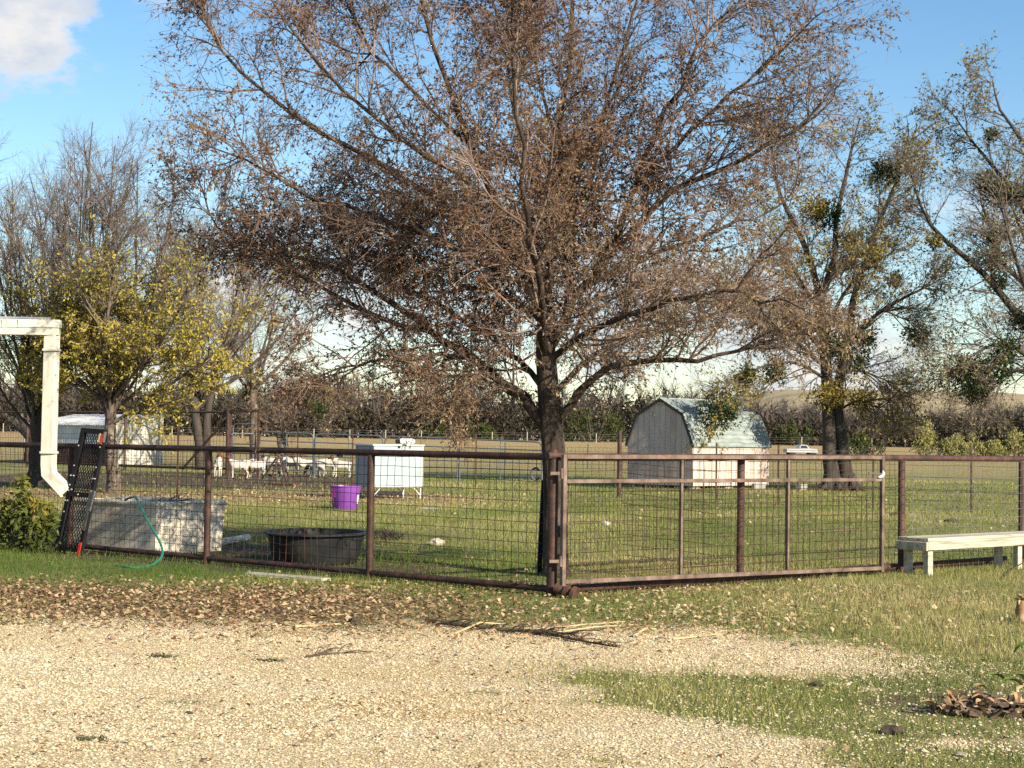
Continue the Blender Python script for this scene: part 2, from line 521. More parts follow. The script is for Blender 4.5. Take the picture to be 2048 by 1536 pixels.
def ground_material():
    m = bpy.data.materials.new('ground_mix')
    m.use_nodes = True
    nt = m.node_tree
    L = nt.links.new
    N = nt.nodes.new
    b = nt.nodes['Principled BSDF']
    b.inputs['Roughness'].default_value = 0.95
    b.inputs['Specular IOR Level'].default_value = 0.1
    tc = N('ShaderNodeTexCoord')

    def noise(s, d=6, r=0.6, st=None):
        n = N('ShaderNodeTexNoise')
        n.inputs['Scale'].default_value = s
        n.inputs['Detail'].default_value = d
        n.inputs['Roughness'].default_value = r
        if st:
            mp = N('ShaderNodeMapping')
            mp.inputs['Scale'].default_value = st
            L(tc.outputs['Object'], mp.inputs[0])
            L(mp.outputs[0], n.inputs['Vector'])
        else:
            L(tc.outputs['Object'], n.inputs['Vector'])
        return n.outputs['Fac']

    def attr(k):
        a = N('ShaderNodeAttribute')
        a.attribute_name = k
        return a.outputs['Fac']

    def mix(f, a, c):
        n = N('ShaderNodeMix')
        n.data_type = 'RGBA'
        L(f, n.inputs[0])
        L(a, n.inputs[6])
        L(c, n.inputs[7])
        return n.outputs[2]

    def ramp(f, cols, pos):
        c = _ramp(nt, cols, pos)
        L(f, c.inputs[0])
        return c.outputs[0]

    def edge(a, n, w=0.5, k=0.9):
        """attribute mask broken up by noise"""
        s = N('ShaderNodeMath')
        s.operation = 'MULTIPLY_ADD'
        L(n, s.inputs[0])
        s.inputs[1].default_value = k
        L(a, s.inputs[2])
        mr = N('ShaderNodeMapRange')
        mr.interpolation_type = 'SMOOTHSTEP'
        mr.inputs['From Min'].default_value = 0.5 + k * 0.5 - w * 0.5
        mr.inputs['From Max'].default_value = 0.5 + k * 0.5 + w * 0.5
        L(s.outputs[0], mr.inputs['Value'])
        return mr.outputs[0]
    fine = noise(38, 4, 0.7)
    mid = noise(5, 6, 0.65)
    wide = noise(0.45, 5, 0.6, (1, 0.55, 1))
    grass = mix(ramp(wide, [(0, 0, 0), (1, 1, 1)], [0.38, 0.62]),
                ramp(fine, [(0.085, 0.115, 0.026), (0.165, 0.19, 0.05), (0.26, 0.245, 0.10)], [0.3, 0.5, 0.7]),
                ramp(fine, [(0.13, 0.135, 0.045), (0.26, 0.23, 0.10), (0.37, 0.30, 0.16)], [0.3, 0.5, 0.7]))
    dry = ramp(mid, [(0.23, 0.165, 0.075), (0.36, 0.265, 0.125), (0.46, 0.35, 0.19)], [0.3, 0.5, 0.7])
    col = mix(edge(attr('dry'), mid), grass, dry)
    dirt = ramp(mid, [(0.05, 0.037, 0.026), (0.10, 0.075, 0.052), (0.17, 0.13, 0.09)], [0.3, 0.5, 0.72])
    col = mix(edge(attr('dirt'), mid), col, dirt)
    vl = N('ShaderNodeTexVoronoi')
    vl.inputs['Scale'].default_value = 34
    L(tc.outputs['Object'], vl.inputs['Vector'])
    litter = ramp(vl.outputs['Color'], [(0.10, 0.062, 0.036), (0.22, 0.145, 0.08), (0.36, 0.255, 0.145), (0.47, 0.37, 0.23)], [0.1, 0.4, 0.65, 0.95])
    col = mix(edge(attr('litter'), fine, 0.4, 0.7), col, litter)
    vg = N('ShaderNodeTexVoronoi')
    vg.inputs['Scale'].default_value = 62
    L(tc.outputs['Object'], vg.inputs['Vector'])
    gcol = ramp(vg.outputs['Color'], [(0.38, 0.29, 0.165), (0.55, 0.45, 0.275), (0.65, 0.55, 0.37), (0.70, 0.62, 0.47)], [0.05, 0.35, 0.65, 0.95])
    gw = N('ShaderNodeMix')
    gw.data_type = 'RGBA'
    gw.blend_type = 'MULTIPLY'
    gw.inputs[0].default_value = 1.0
    L(gcol, gw.inputs[6])
    stain = ramp(noise(0.9, 6, 0.7, (0.5, 1, 1)), [(0.80, 0.66, 0.45), (0.97, 0.90, 0.78), (1, 1, 1)], [0.30, 0.45, 0.68])
    L(stain, gw.inputs[7])
    col = mix(edge(attr('gravel'), mid, 0.35, 0.8), col, gw.outputs[2])
    L(col, b.inputs['Base Color'])
    # relief
    bp1 = N('ShaderNodeBump')
    bp1.inputs['Strength'].default_value = 0.8
    bp1.inputs['Distance'].default_value = 0.03
    L(fine, bp1.inputs['Height'])
    bp2 = N('ShaderNodeBump')
    bp2.inputs['Strength'].default_value = 0.6
    bp2.inputs['Distance'].default_value = 0.02
    bp2.invert = True
    L(vg.outputs['Distance'], bp2.inputs['Height'])
    L(bp1.outputs[0], bp2.inputs['Normal'])
    L(bp2.outputs[0], b.inputs['Normal'])
    return m


M['ground'] = ground_material()

# ------------------------------------------------------------------ where the ground is gravel, litter, grass, dirt


def zones(x, y):
    x = np.asarray(x, float)
    y = np.asarray(y, float)
    n = fbm(x, y, 1.6, 1) - 0.5
    n2 = fbm(x, y, 0.55, 4) - 0.5
    yg = np.where(x < 1.6, 13.7, 13.7 - (x - 1.6) * 1.15)
    g = sstep(-0.9, 0.5, yg - y + n * 1.6 + n2 * 0.9)
    g = g * (1 - 0.75 * sstep(2.0, 3.6, x + n * 1.5) * sstep(9.5, 11.0, y))
    # green comes back through the gravel towards the lower right
    xl = 1.5 - (y - 7.7) * 0.36
    patch = sstep(-0.5, 0.3, x - xl + n * 1.4) * sstep(11.6, 10.6, y + n * 1.2)
    g = g * (1 - 0.95 * patch * sstep(-0.20, 0.04, n2 * 0.8 + n * 0.3 + 0.10))
    g = g * (1 - 0.6 * sstep(0.24, 0.34, n2 + n * 0.2))
    lit = sstep(11.9, 14.4, y + n * 1.5) * sstep(17.6, 15.4, y + n * 1.5) * (0.26 + 0.52 * sstep(0.6, -2.2, x + n * 2.5)) * sstep(3.0, 1.0, x + n * 2)
    lit = np.maximum(lit, 0.30 * sstep(12.9, 13.9, y) * sstep(16.2, 15.0, y + n) * sstep(4.6, 2.0, x + n * 2))
    lit = np.maximum(lit, 0.75 * sstep(36.5, 39, y + n * 3) * sstep(47, 44, y + n * 3) * sstep(2, -3, x + n * 3))
    dirt = 0.9 * sstep(46.5, 48.5, y + n * 2) * sstep(72, 66, y) * sstep(-3.2, -4.6, x + n * 2) * sstep(-20, -17, x)
    dirt = np.maximum(dirt, 0.85 * sstep(2.4, 1.3, np.hypot(x + 4.0, (y - 21.6)) + n * 1.5))
    dirt = np.maximum(dirt, 0.8 * sstep(1.6, 0.9, np.hypot(x + 2.1, (y - 19.6)) + n))
    dirt = np.maximum(dirt, 0.55 * sstep(1.2, 0.4, np.hypot(x - 2.95, (y - 9.9) * 1.2) + n))
    dry = sstep(50, 100, y) * 0.52 + sstep(150, 195, y) * 0.6
    dry = np.maximum(dry, 0.6 * sstep(13.4, 14.2, y) * sstep(17.5, 15.5, y) * sstep(0.8, 2.2, x) * (0.5 + n * 1.6))
    dry = np.maximum(dry, 0.6 * sstep(16, 18, y) * sstep(24, 20, y) * sstep(0.2, 1.0, x) * sstep(3.0, 1.6, x))
    return g, np.clip(lit, 0, 1), np.clip(dirt, 0, 1), np.clip(dry, 0, 1)


def build_ground():
    u = np.linspace(-1, 1, 230)
    xs = 0.9 * np.sinh(8.3 * u)
    v = np.linspace(-0.78, 1, 270)
    ys = 15.0 + 0.9 * np.sinh(8.6 * v)
    X, Y = np.meshgrid(xs, ys)
    V = np.stack([X, Y, gz(X, Y)], -1).reshape(-1, 3)
    nx = len(xs)
    i = np.arange(len(ys) - 1)[:, None] * nx + np.arange(nx - 1)[None]
    F = np.stack([i, i + 1, i + nx + 1, i + nx], -1).reshape(-1, 4)
    g, l, d, dr = zones(V[:, 0], V[:, 1])
    o = link('ground', np_mesh('ground', V, F, M['ground'], dict(gravel=g, litter=l, dirt=d, dry=dr), smooth=True))
    tag(o, kind='structure')
    # far tan hillside behind the wood
    xs = np.linspace(-60, 420, 60)
    ys = np.linspace(420, 900, 40)
    X, Y = np.meshgrid(xs, ys)
    prof = sstep(40, 120, X) * (1 - 0.6 * sstep(205, 330, X))
    Z = 0.8 + sstep(430, 760, Y) * 24 * prof + 1.5 * fbm(X, Y, 60, 2) * sstep(430, 520, Y)
    V = np.stack([X, Y, Z], -1).reshape(-1, 3)
    nx = len(xs)
    i = np.arange(len(ys) - 1)[:, None] * nx + np.arange(nx - 1)[None]
    F = np.stack([i, i + 1, i + nx + 1, i + nx], -1).reshape(-1, 4)
    tag(link('hill', np_mesh('hill', V, F, M['hill_grass'], smooth=True)), kind='structure')


build_ground()


# ------------------------------------------------------------------ loose cover on the ground
def scatter(n, x0, x1, y0, y1, dens, power=1.0):
    """points weighted by density function, more of them nearer"""
    u = rng.random(n)
    y = y0 + (y1 - y0) * u ** power
    x = x0 + (x1 - x0) * rng.random(n)
    k = rng.random(n) < dens(x, y)
    return x[k], y[k]


def rhombs(P, D, S, W, tilt, tints, fold=0.15):
    """flat leaf shapes: P centres, D heading angle, S length, W width"""
    n = len(P)
    a = D
    d = np.stack([np.cos(a) * np.cos(tilt), np.sin(a) * np.cos(tilt), np.sin(tilt)], -1)
    s = np.stack([-np.sin(a), np.cos(a), rng.normal(0, 0.35, n)], -1)
    V = np.empty((n, 4, 3))
    V[:, 0] = P - d * S[:, None] * 0.5
    V[:, 1] = P + s * W[:, None] * 0.5
    V[:, 2] = P + d * S[:, None] * 0.5
    V[:, 3] = P - s * W[:, None] * 0.5
    V[:, 1::2, 2] += (S * fold)[:, None]
    F = np.arange(n * 4).reshape(n, 4)
    return V.reshape(-1, 3), F, np.repeat(tints, 4)


def build_cover():
    # gravel stones
    def dg(x, y):
        return np.maximum(zones(x, y)[0], np.where(y < 11.8, 0.22, 0.0)) * np.where(y < 13.9, 1, 0.45) * np.clip(0.25 + 1.5 * fbm(x * 0.45, y, 1.0, 41), 0.2, 1)
    x, y = scatter(128000, -5.0, 4.8, 7.0, 14.2, dg, 1.12)
    keep = np.abs(x) < y * 0.38 + 0.6
    x, y = x[keep], y[keep]
    n = len(x)
    s = rng.gamma(3.2, 0.0014, n) + 0.0028
    oct_ = np.array([(1, 0, -.2), (-1, 0, -.2), (0, 1, -.2), (0, -1, -.2), (0, 0, 1)], float)
    V = oct_[None] * rng.uniform(0.65, 1.3, (n, 5, 1)) * s[:, None, None]
    V[..., 2] *= 0.6
    a = rng.random(n) * 6.28
    c, sn = np.cos(a)[:, None], np.sin(a)[:, None]
    vx = V[..., 0] * c - V[..., 1] * sn
    vy = V[..., 0] * sn + V[..., 1] * c
    P = np.stack([vx + x[:, None], vy + y[:, None], V[..., 2] + (gz(x, y) + s * 0.25)[:, None]], -1)
    f = np.array([(0, 2, 4), (2, 1, 4), (1, 3, 4), (3, 0, 4)])
    F = (np.arange(n) * 5)[:, None, None] + f[None]
    t = np.clip(rng.normal(0.5, 0.2, n) + (fbm(x, y, 1.3, 9) - 0.5) * 0.7, 0, 1)
    o = link('gravel', np_mesh('gravel', P.reshape(-1, 3), F.reshape(-1, 3), M['pebble'], dict(tint=np.repeat(t, 5))))
    tag(o, 'pale crushed limestone gravel spread over the yard', 'gravel', kind='stuff')

    # fallen leaves
    def dl(x, y):
        g, l, d, _ = zones(x, y)
        near_tree = 0.22 * sstep(5.0, 1.0, np.hypot(x - 0.5, y - 17.5))
        return np.clip(np.maximum(l * 0.95, near_tree) + 0.03 + 0.015 * (y > 16), 0, 1)
    xa, ya = scatter(60000, -6.5, 5.6, 11.5, 18.0, dl, 1.0)
    xc, yc = scatter(2600, -4.6, 4.6, 7.2, 11.8, lambda x, y: 0.25 + 0.6 * (fbm(x, y, 1.1, 31) > 0.52), 1.0)
    xb, yb = scatter(26000, -15, 12, 18, 48, lambda x, y: dl(x, y) * 1.0, 1.0)
    x, y = np.concatenate([xa, xb, xc]), np.concatenate([ya, yb, yc])
    n = len(x)
    P = np.stack([x, y, gz(x, y) + rng.uniform(0.006, 0.03, n)], -1)
    t = np.clip(rng.beta(2, 2.2, n) + 0.22 * sstep(-0.5, 1.5, x) + 0.1 * (y > 30), 0, 1)
    S = rng.uniform(0.03, 0.065, n) * np.where(y > 30, 1.5, np.where(y < 11.8, 0.65, 1.0))
    t = np.where(y < 11.8, t * 0.5, t)
    V, F, T = rhombs(P, rng.random(n) * 6.28, S, S * rng.uniform(0.4, 0.7, n), rng.normal(0, 0.35, n), t)
    tag(link('fallen_leaves', np_mesh('fallen_leaves', V, F, M['litter'], dict(tint=T))),
        'dry brown and yellow leaves fallen on the yard', 'leaves', kind='stuff')

    # grass blades
    def dgr(x, y):
        g, l, d, dr = zones(x, y)
        k = (1 - g) * (1 - 0.8 * l) * (1 - 0.92 * d)
        return np.clip(k * (0.35 + 0.9 * fbm(x, y, 0.7, 7)), 0, 1)
    parts = []
    for (m, x0, x1, y0, y1, pw, h, w) in ((120000, -6.6, 6.0, 12.6, 21.5, 1.0, 0.052, 0.006), (44000, 0.0, 4.6, 7.2, 12.8, 1.0, 0.022, 0.007),
                                         (130000, -11, 12, 20, 40, 1.1, 0.055, 0.010), (60000, -17, 22, 38, 72, 1.1, 0.075, 0.022)):
        x, y = scatter(m, x0, x1, y0, y1, dgr, pw)
        parts.append((x, y, np.full(len(x), h), np.full(len(x), w)))
    x, y, h, w = [np.concatenate(q) for q in zip(*parts)]
    n = len(x)
    dr = zones(x, y)[3]
    wide = fbm(x, y * 0.6, 2.6, 12)
    lush = sstep(17.0, 18.4, y) * sstep(-0.8, -1.6, x) * sstep(22.0, 20.5, y) + sstep(16.0, 15.0, y) * 0.4 * (x > 2.2) + 1.3 * sstep(12.6, 11.2, y)
    h = h * rng.uniform(0.5, 1.5, n) * (0.55 + 0.9 * wide) * (1 + 0.7 * np.minimum(lush, 0.6))
    t = np.clip(0.40 + (wide - 0.5) * 1.1 + rng.normal(0, 0.16, n) + 0.35 * dr - 0.22 * lush + 0.1 * ((x > 0.5) & (y > 16) & (y < 22)), 0, 1)
    a = rng.random(n) * 6.28
    lean = rng.uniform(0.1, 0.8, n) * h
    b = rng.random(n) * 6.28
    V = np.empty((n, 3, 3))
    z = gz(x, y) - 0.004
    V[:, 0] = np.stack([x - np.cos(a) * w / 2, y - np.sin(a) * w / 2, z], -1)
    V[:, 1] = np.stack([x + np.cos(a) * w / 2, y + np.sin(a) * w / 2, z], -1)
    V[:, 2] = np.stack([x + np.cos(b) * lean, y + np.sin(b) * lean, z + h], -1)
    tag(link('grass', np_mesh('grass', V.reshape(-1, 3), np.arange(n * 3).reshape(n, 3), M['grass'], dict(tint=np.repeat(t, 3)))),
        'short patchy green and straw coloured grass', 'grass', kind='stuff')


build_cover()


# ------------------------------------------------------------------ trees
def nrm(a):
    return a / np.maximum(np.linalg.norm(a, axis=-1, keepdims=True), 1e-9)


def resample(pts, rad, K):
    pts = np.asarray(pts, float)
    rad = np.asarray(rad, float)
    # smooth through the points with a Catmull-Rom curve
    p = np.vstack([2 * pts[0] - pts[1], pts, 2 * pts[-1] - pts[-2]])
    t = np.linspace(0, len(pts) - 1 - 1e-6, K)
    i = np.floor(t).astype(int)
    f = (t - i)[:, None]
    p0, p1, p2, p3 = p[i], p[i + 1], p[i + 2], p[i + 3]
    q = 0.5 * ((2 * p1) + (-p0 + p2) * f + (2 * p0 - 5 * p1 + 4 * p2 - p3) * f ** 2 + (-p0 + 3 * p1 - 3 * p2 + p3) * f ** 3)
    r = np.interp(t, np.arange(len(rad)), rad)
    return q, r


def branch(P, Rr, n, tr, ln, ang, K, up, wander, rbase, shrink=0.45, taper=0.3):
    N_, K0 = P.shape[:2]
    cnt = np.full(N_, n) if np.isscalar(n) else np.asarray(n)
    pi = np.repeat(np.arange(N_), cnt)
    m = len(pi)
    t = rng.uniform(tr[0], tr[1], m)
    ft = t * (K0 - 1) * 0.99999
    i0 = np.floor(ft).astype(int)
    f = (ft - i0)[:, None]
    pos = P[pi, i0] * (1 - f) + P[pi, i0 + 1] * f
    tan = nrm(P[pi, i0 + 1] - P[pi, i0])
    r0 = Rr[pi, i0] * (1 - f[:, 0]) + Rr[pi, i0 + 1] * f[:, 0]
    v = rng.normal(size=(m, 3))
    v = nrm(v - tan * (v * tan).sum(-1, keepdims=True))
    a = rng.uniform(ang[0], ang[1], m)[:, None]
    d = np.cos(a) * tan + np.sin(a) * v
    L = rng.uniform(ln[0], ln[1], m) * (1 - shrink * t)
    out = np.empty((m, K, 3))
    out[:, 0] = pos
    upv = np.array([0, 0, 1.0]) * (up if np.isscalar(up) else 1)
    for k in range(1, K):
        d = nrm(d + rng.normal(0, wander, (m, 3)) + upv)
        out[:, k] = out[:, k - 1] + d * (L / (K - 1))[:, None]
    rr = np.minimum(r0 * 0.8, rbase)[:, None] * np.linspace(1, taper, K)[None]
    return out, rr


def tubes(P, Rr, S):
    N_, K = P.shape[:2]
    T = np.empty_like(P)
    T[:, 1:-1] = P[:, 2:] - P[:, :-2]
    T[:, 0] = P[:, 1] - P[:, 0]
    T[:, -1] = P[:, -1] - P[:, -2]
    T = nrm(T)
    ref = np.where(np.abs(T[..., 2:3]) < 0.85, np.array([0, 0, 1.0]), np.array([1.0, 0, 0]))
    ref = np.repeat(ref[:, :1], K, 1)
    U = nrm(np.cross(T, ref))
    W = np.cross(T, U)
    a = np.arange(S) * 2 * np.pi / S
    ring = U[:, :, None] * np.cos(a)[None, None, :, None] + W[:, :, None] * np.sin(a)[None, None, :, None]
    V = P[:, :, None] + ring * Rr[:, :, None, None]
    k = np.arange(K - 1)[:, None]
    s = np.arange(S)[None]
    q = np.stack([k * S + s, k * S + (s + 1) % S, (k + 1) * S + (s + 1) % S, (k + 1) * S + s], -1).reshape(-1, 4)
    F = (np.arange(N_) * K * S)[:, None, None] + q[None]
    return V.reshape(-1, 3), F.reshape(-1, 4)


def join(parts):
    Vs, Fs, n = [], [], 0
    for V, F in parts:
        Vs.append(V)
        Fs.append(F + n)
        n += len(V)
    return np.concatenate(Vs), np.concatenate(Fs)


def leaf_quads(P, tw, n, tr, size, tint, droop=0.3, prob=None):
    """leaves spread along twigs P (N,K,3)"""
    N_, K = P.shape[:2]
    pi = np.repeat(np.arange(N_), n)
    m = len(pi)
    t = rng.uniform(tr[0], tr[1], m) * (K - 1) * 0.9999
    i0 = np.floor(t).astype(int)
    f = (t - i0)[:, None]
    pos = P[pi, i0] * (1 - f) + P[pi, i0 + 1] * f
    if prob is not None:
        k = rng.random(m) < prob(pos)
        pos, pi, i0 = pos[k], pi[k], i0[k]
        m = len(pos)
    tan = nrm(P[pi, i0 + 1] - P[pi, i0])
    d = nrm(tan * 0.6 + rng.normal(0, 0.75, (m, 3)) + np.array([0, 0, -droop]))
    s = nrm(np.cross(d, rng.normal(size=(m, 3))))
    L = rng.uniform(size[0], size[1], m)[:, None]
    W = L * rng.uniform(0.36, 0.55, (m, 1))
    V = np.empty((m, 4, 3))
    V[:, 0] = pos
    V[:, 1] = pos + d * L * 0.45 + s * W * 0.5
    V[:, 2] = pos + d * L
    V[:, 3] = pos + d * L * 0.45 - s * W * 0.5
    tt = np.clip(tint(pos, m), 0, 1)
    return V.reshape(-1, 3), np.arange(m * 4).reshape(m, 4), np.repeat(tt, 4)


def add_mesh(parent, name, V, F, mat, attrs=None, smooth=False, kind=None):
    base = np.array(parent.location)
    o = link(name, np_mesh(name, V - base, F, mat, attrs, smooth), parent)
    if kind or name in ('stalks', 'blades', 'bark_chips', 'branches', 'twigs', 'stems', 'crown', 'mistletoe_foliage', 'wire_panel', 'wire_mesh', 'wire_grid', 'mesh_deck'):
        o['kind'] = kind or 'stuff'
    return o


def clump(parent, c, r, n, leaf, mat, name='mistletoe_foliage', squash=0.85):
    """a ball-ish bunch of small leaves on thin stems"""
    d = nrm(rng.normal(size=(n, 3)))
    rad = r * rng.random(n) ** 0.4 * (0.45 + 1.1 * vnoise(d[:, 0] * 4, d[:, 1] * 4 + d[:, 2] * 3, 1.0, 6))
    P = np.array(c) + d * rad[:, None] * np.array([1, 1, squash])
    o = nrm(d + rng.normal(0, 0.7, (n, 3)))
    s = nrm(np.cross(o, rng.normal(size=(n, 3))))
    L = rng.uniform(0.6, 1.3, (n, 1)) * leaf
    V = np.empty((n, 4, 3))
    V[:, 0] = P
    V[:, 1] = P + o * L * 0.5 + s * L * 0.25
    V[:, 2] = P + o * L
    V[:, 3] = P + o * L * 0.5 - s * L * 0.25
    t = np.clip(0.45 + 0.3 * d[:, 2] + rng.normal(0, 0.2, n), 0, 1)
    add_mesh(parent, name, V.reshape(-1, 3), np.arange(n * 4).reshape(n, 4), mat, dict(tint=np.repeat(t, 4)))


def limb_px(pts, r0, r1, Z, K=14):
    """a limb from (x, y, depth offset) stations"""
    q = [at(p[0], p[1], Z + (p[2] if len(p) > 2 else 0)) for p in pts]
    rad = np.linspace(r0, r1, len(q))
    return resample([tuple(v) for v in q], rad, K)


def big_tree():
    Z = 18.8
    base = gp(1103, 1152)
    Z = base.y
    t = thing('elm_tree', 'large spreading brown leaved elm standing behind the pipe fence corner', 'tree', base)
    trunk = limb_px([(1112, 1160, 0), (1111, 1110), (1110, 1000), (1107, 900), (1102, 840), (1095, 760), (1091, 690), (1092, 620)], 0.19, 0.105, Z, 26)
    tr_r = np.interp(np.linspace(0, 1, 26), [0, 0.08, 0.3, 0.6, 1], [0.20, 0.15, 0.132, 0.132, 0.095])
    L = [
        ([(1092, 640), (1098, 560, .1), (1104, 480, .2), (1112, 400, .1), (1118, 300, .2), (1128, 200, .3), (1140, 80, .3), (1150, -80, .4), (1140, -260, .4)], .085, .02),
        ([(1091, 690), (1075, 610, .1), (1035, 510, .2), (985, 400, .3), (945, 300, .3), (905, 200, .4), (870, 100, .4), (840, -20, .5), (800, -170, .5)], .09, .018),
        ([(1096, 700), (1140, 610, .1), (1190, 540, .1), (1255, 470, -.1), (1320, 402, -.2), (1400, 355, -.4), (1480, 325, -.5), (1560, 282, -.6), (1640, 225, -.6)], .085, .015),
        ([(1190, 545, .1), (1225, 470, .2), (1262, 380, .3), (1300, 290, .4), (1345, 200, .5), (1385, 120, .5), (1450, 40, .6), (1530, -50, .7)], .06, .014),
        ([(1090, 855), (1050, 805, .1), (1000, 758, .2), (940, 712, .4), (860, 660, .6), (770, 600, .7), (690, 545, .8), (600, 515, .9), (520, 500, 1.0)], .095, .015),
        ([(1112, 840), (1155, 785, -.1), (1212, 742, -.2), (1290, 722, -.3), (1370, 722, -.4), (1450, 705, -.5), (1530, 680, -.5), (1600, 665, -.6)], .07, .012),
        ([(1035, 505, .2), (930, 440, .5), (800, 350, .8), (665, 280, 1.0), (560, 210, 1.1), (470, 130, 1.2), (415, 40, 1.3), (380, -50, 1.3)], .06, .012),
        ([(1060, 575, .1), (960, 520, -.1), (850, 470, -.1), (720, 425, 0), (600, 380, .1), (500, 320, .2), (410, 290, .2)], .055, .010),
        ([(1100, 520, .1), (1150, 420, .6), (1190, 320, .9), (1215, 200, 1.2), (1250, 80, 1.4), (1290, -60, 1.6)], .055, .012),
        ([(1170, 575, .1), (1270, 520, .5), (1390, 480, .9), (1500, 440, 1.2), (1610, 390, 1.4)], .05, .010),
        ([(1093, 720), (1085, 620, -.8), (1070, 510, -1.5), (1050, 400, -1.9), (1040, 250, -2.1), (1020, 80, -2.3), (1000, -80, -2.4)], .06, .012),
        ([(1098, 730), (1130, 620, .9), (1150, 500, 1.6), (1130, 350, 2.2), (1080, 180, 2.6), (1050, 0, 2.9), (1040, -150, 3)], .06, .012),
        ([(1100, 720), (1190, 655, -.6), (1310, 612, -1.2), (1430, 590, -1.6), (1540, 600, -1.8), (1610, 620, -1.9)], .055, .010),
        ([(945, 715, .4), (850, 718, .2), (760, 722, .2), (680, 738, .1), (610, 760, .1)], .04, .008),
        ([(860, 662, .6), (740, 630, .9), (620, 560, 1.2), (520, 500, 1.4), (430, 440, 1.5), (385, 335, 1.6)], .045, .008),
        ([(985, 400, .3), (880, 330, 0), (760, 240, -.1), (650, 140, -.2), (560, 30, -.2), (500, -80, -.2)], .045, .010),
        ([(945, 300, .3), (860, 220, .8), (760, 110, 1.2), (690, 0, 1.5), (640, -110, 1.6)], .04, .009),
        ([(1262, 380, .3), (1370, 280, 0), (1470, 180, -.2), (1570, 90, -.3), (1650, 20, -.4)], .04, .009),
        ([(1104, 480, .2), (1060, 350, .8), (1030, 220, 1.2), (1000, 80, 1.5), (980, -60, 1.6)], .045, .010),
        ([(1088, 780), (1000, 690, .8), (900, 620, 1.5), (780, 560, 2.1), (660, 470, 2.5)], .05, .010),
        ([(1105, 790), (1200, 700, .9), (1320, 660, 1.6), (1450, 620, 2.0), (1560, 560, 2.3)], .05, .010),
        ([(1000, 758, .2), (940, 752, .1), (860, 752, 0), (790, 752, 0), (720, 765, 0)], .03, .007),
        ([(1050, 540, .1), (980, 480, .7), (880, 430, 1.3), (790, 400, 1.8), (690, 350, 2.2)], .045, .010),
        ([(1094, 650), (1010, 590, .6), (920, 560, 1.0), (820, 530, 1.3), (720, 500, 1.6), (640, 440, 1.8)], .045, .010),
    ]
    limbs = [limb_px(p, a * .72, b * .75, Z, 14) for p, a, b in L]
    P0 = np.stack([l[0] for l in limbs])
    R0 = np.stack([l[1] for l in limbs])
    P0[:, 1:-1] += rng.normal(0, 0.025, P0[:, 1:-1].shape)
    V, F = join([tubes(trunk[0][None], tr_r[None], 14), tubes(P0, R0, 9)])
    add_mesh(t, 'trunk', V, F, M['bark'], smooth=True)
    ln0 = np.linalg.norm(np.diff(P0, axis=1), axis=-1).sum(1)
    n1 = np.round(ln0 * 5.9).astype(int)
    P1, R1 = branch(P0, R0, n1, (0.06, 1.0), (0.75, 1.75), (0.45, 1.1), 8, 0.05, 0.14, 0.0145)
    P2, R2 = branch(P1, R1, 9, (0.12, 1.0), (0.35, 0.9), (0.5, 1.25), 4, -0.03, 0.2, 0.0062)
    P3, R3 = branch(P2, R2, 7, (0.08, 1.0), (0.15, 0.44), (0.4, 1.2), 3, -0.09, 0.3, 0.0031, taper=0.6)
    P2b, R2b = branch(P1, R1, 5, (0.4, 1.0), (0.15, 0.4), (0.3, 0.9), 4, 0.02, 0.15, 0.005)
    V, F = join([tubes(P1, R1, 5), tubes(P2, R2, 3), tubes(P2b, R2b, 3)])
    add_mesh(t, 'branches', V, F, M['twig_brown'], smooth=True)
    V, F = tubes(P3, R3, 3)
    add_mesh(t, 'twigs', V, F, M['twig_brown'])
    print('elm twigs', len(P1), len(P2), len(P3))

    def tint(p, m):
        low = sstep(5.0, 2.2, p[:, 2])
        cl = fbm(p[:, 0] + 0.5 * p[:, 1], p[:, 2], 1.1, 14) - 0.5
        return rng.beta(1.8, 2.4, m) + 0.2 * low + 0.12 * sstep(-1, 3, p[:, 0]) + 0.9 * cl

    def pr(p):
        c = fbm(p[:, 0] + p[:, 1] * 0.6, p[:, 2] + p[:, 1] * 0.5, 0.9, 8)
        thin = 1 - 0.55 * sstep(1.0, 3.4, p[:, 0]) * sstep(3.0, 5.0, p[:, 2])
        low = 0.25 * sstep(4.8, 2.6, p[:, 2])
        return np.clip(0.46 + 2.6 * (c - 0.5) + low, 0.06, 1) * thin
    A = leaf_quads(P3, None, 8, (0.1, 1.0), (0.022, 0.056), tint, 0.45, pr)
    B = leaf_quads(P2b, None, 6, (0.2, 1.0), (0.035, 0.065), tint, 0.2, pr)
    V = np.concatenate([A[0], B[0]])
    F = np.concatenate([A[1], B[1] + len(A[0])])
    add_mesh(t, 'crown', V, F, M['leaf_brown'], dict(tint=np.concatenate([A[2], B[2]])))
    print('elm leaves', len(F))


big_tree()


def fan_limbs(fork, n, ln, tilt, up, r0, K=11, az=None, wander=0.07, z_jit=0.5):
    P, Rr = [], []
    for i in range(n):
        a = (i + random.uniform(-.35, .35)) / n * 2 * math.pi if az is None else az[i]
        ti = random.uniform(*tilt)
        d = np.array([math.cos(a) * math.sin(ti), math.sin(a) * math.sin(ti), math.cos(ti)])
        l = random.uniform(*ln)
        p = np.array(fork, float) + np.array([0, 0, random.uniform(-z_jit, 0.1)])
        pts = [p]
        for k in range(K - 1):
            d = d + rng.normal(0, wander, 3) + np.array([0, 0, up])
            d /= np.linalg.norm(d)
            pts.append(pts[-1] + d * l / (K - 1))
        P.append(np.array(pts))
        Rr.append(np.linspace(r0 * random.uniform(.7, 1), 0.012, K))
    return np.stack(P), np.stack(Rr)


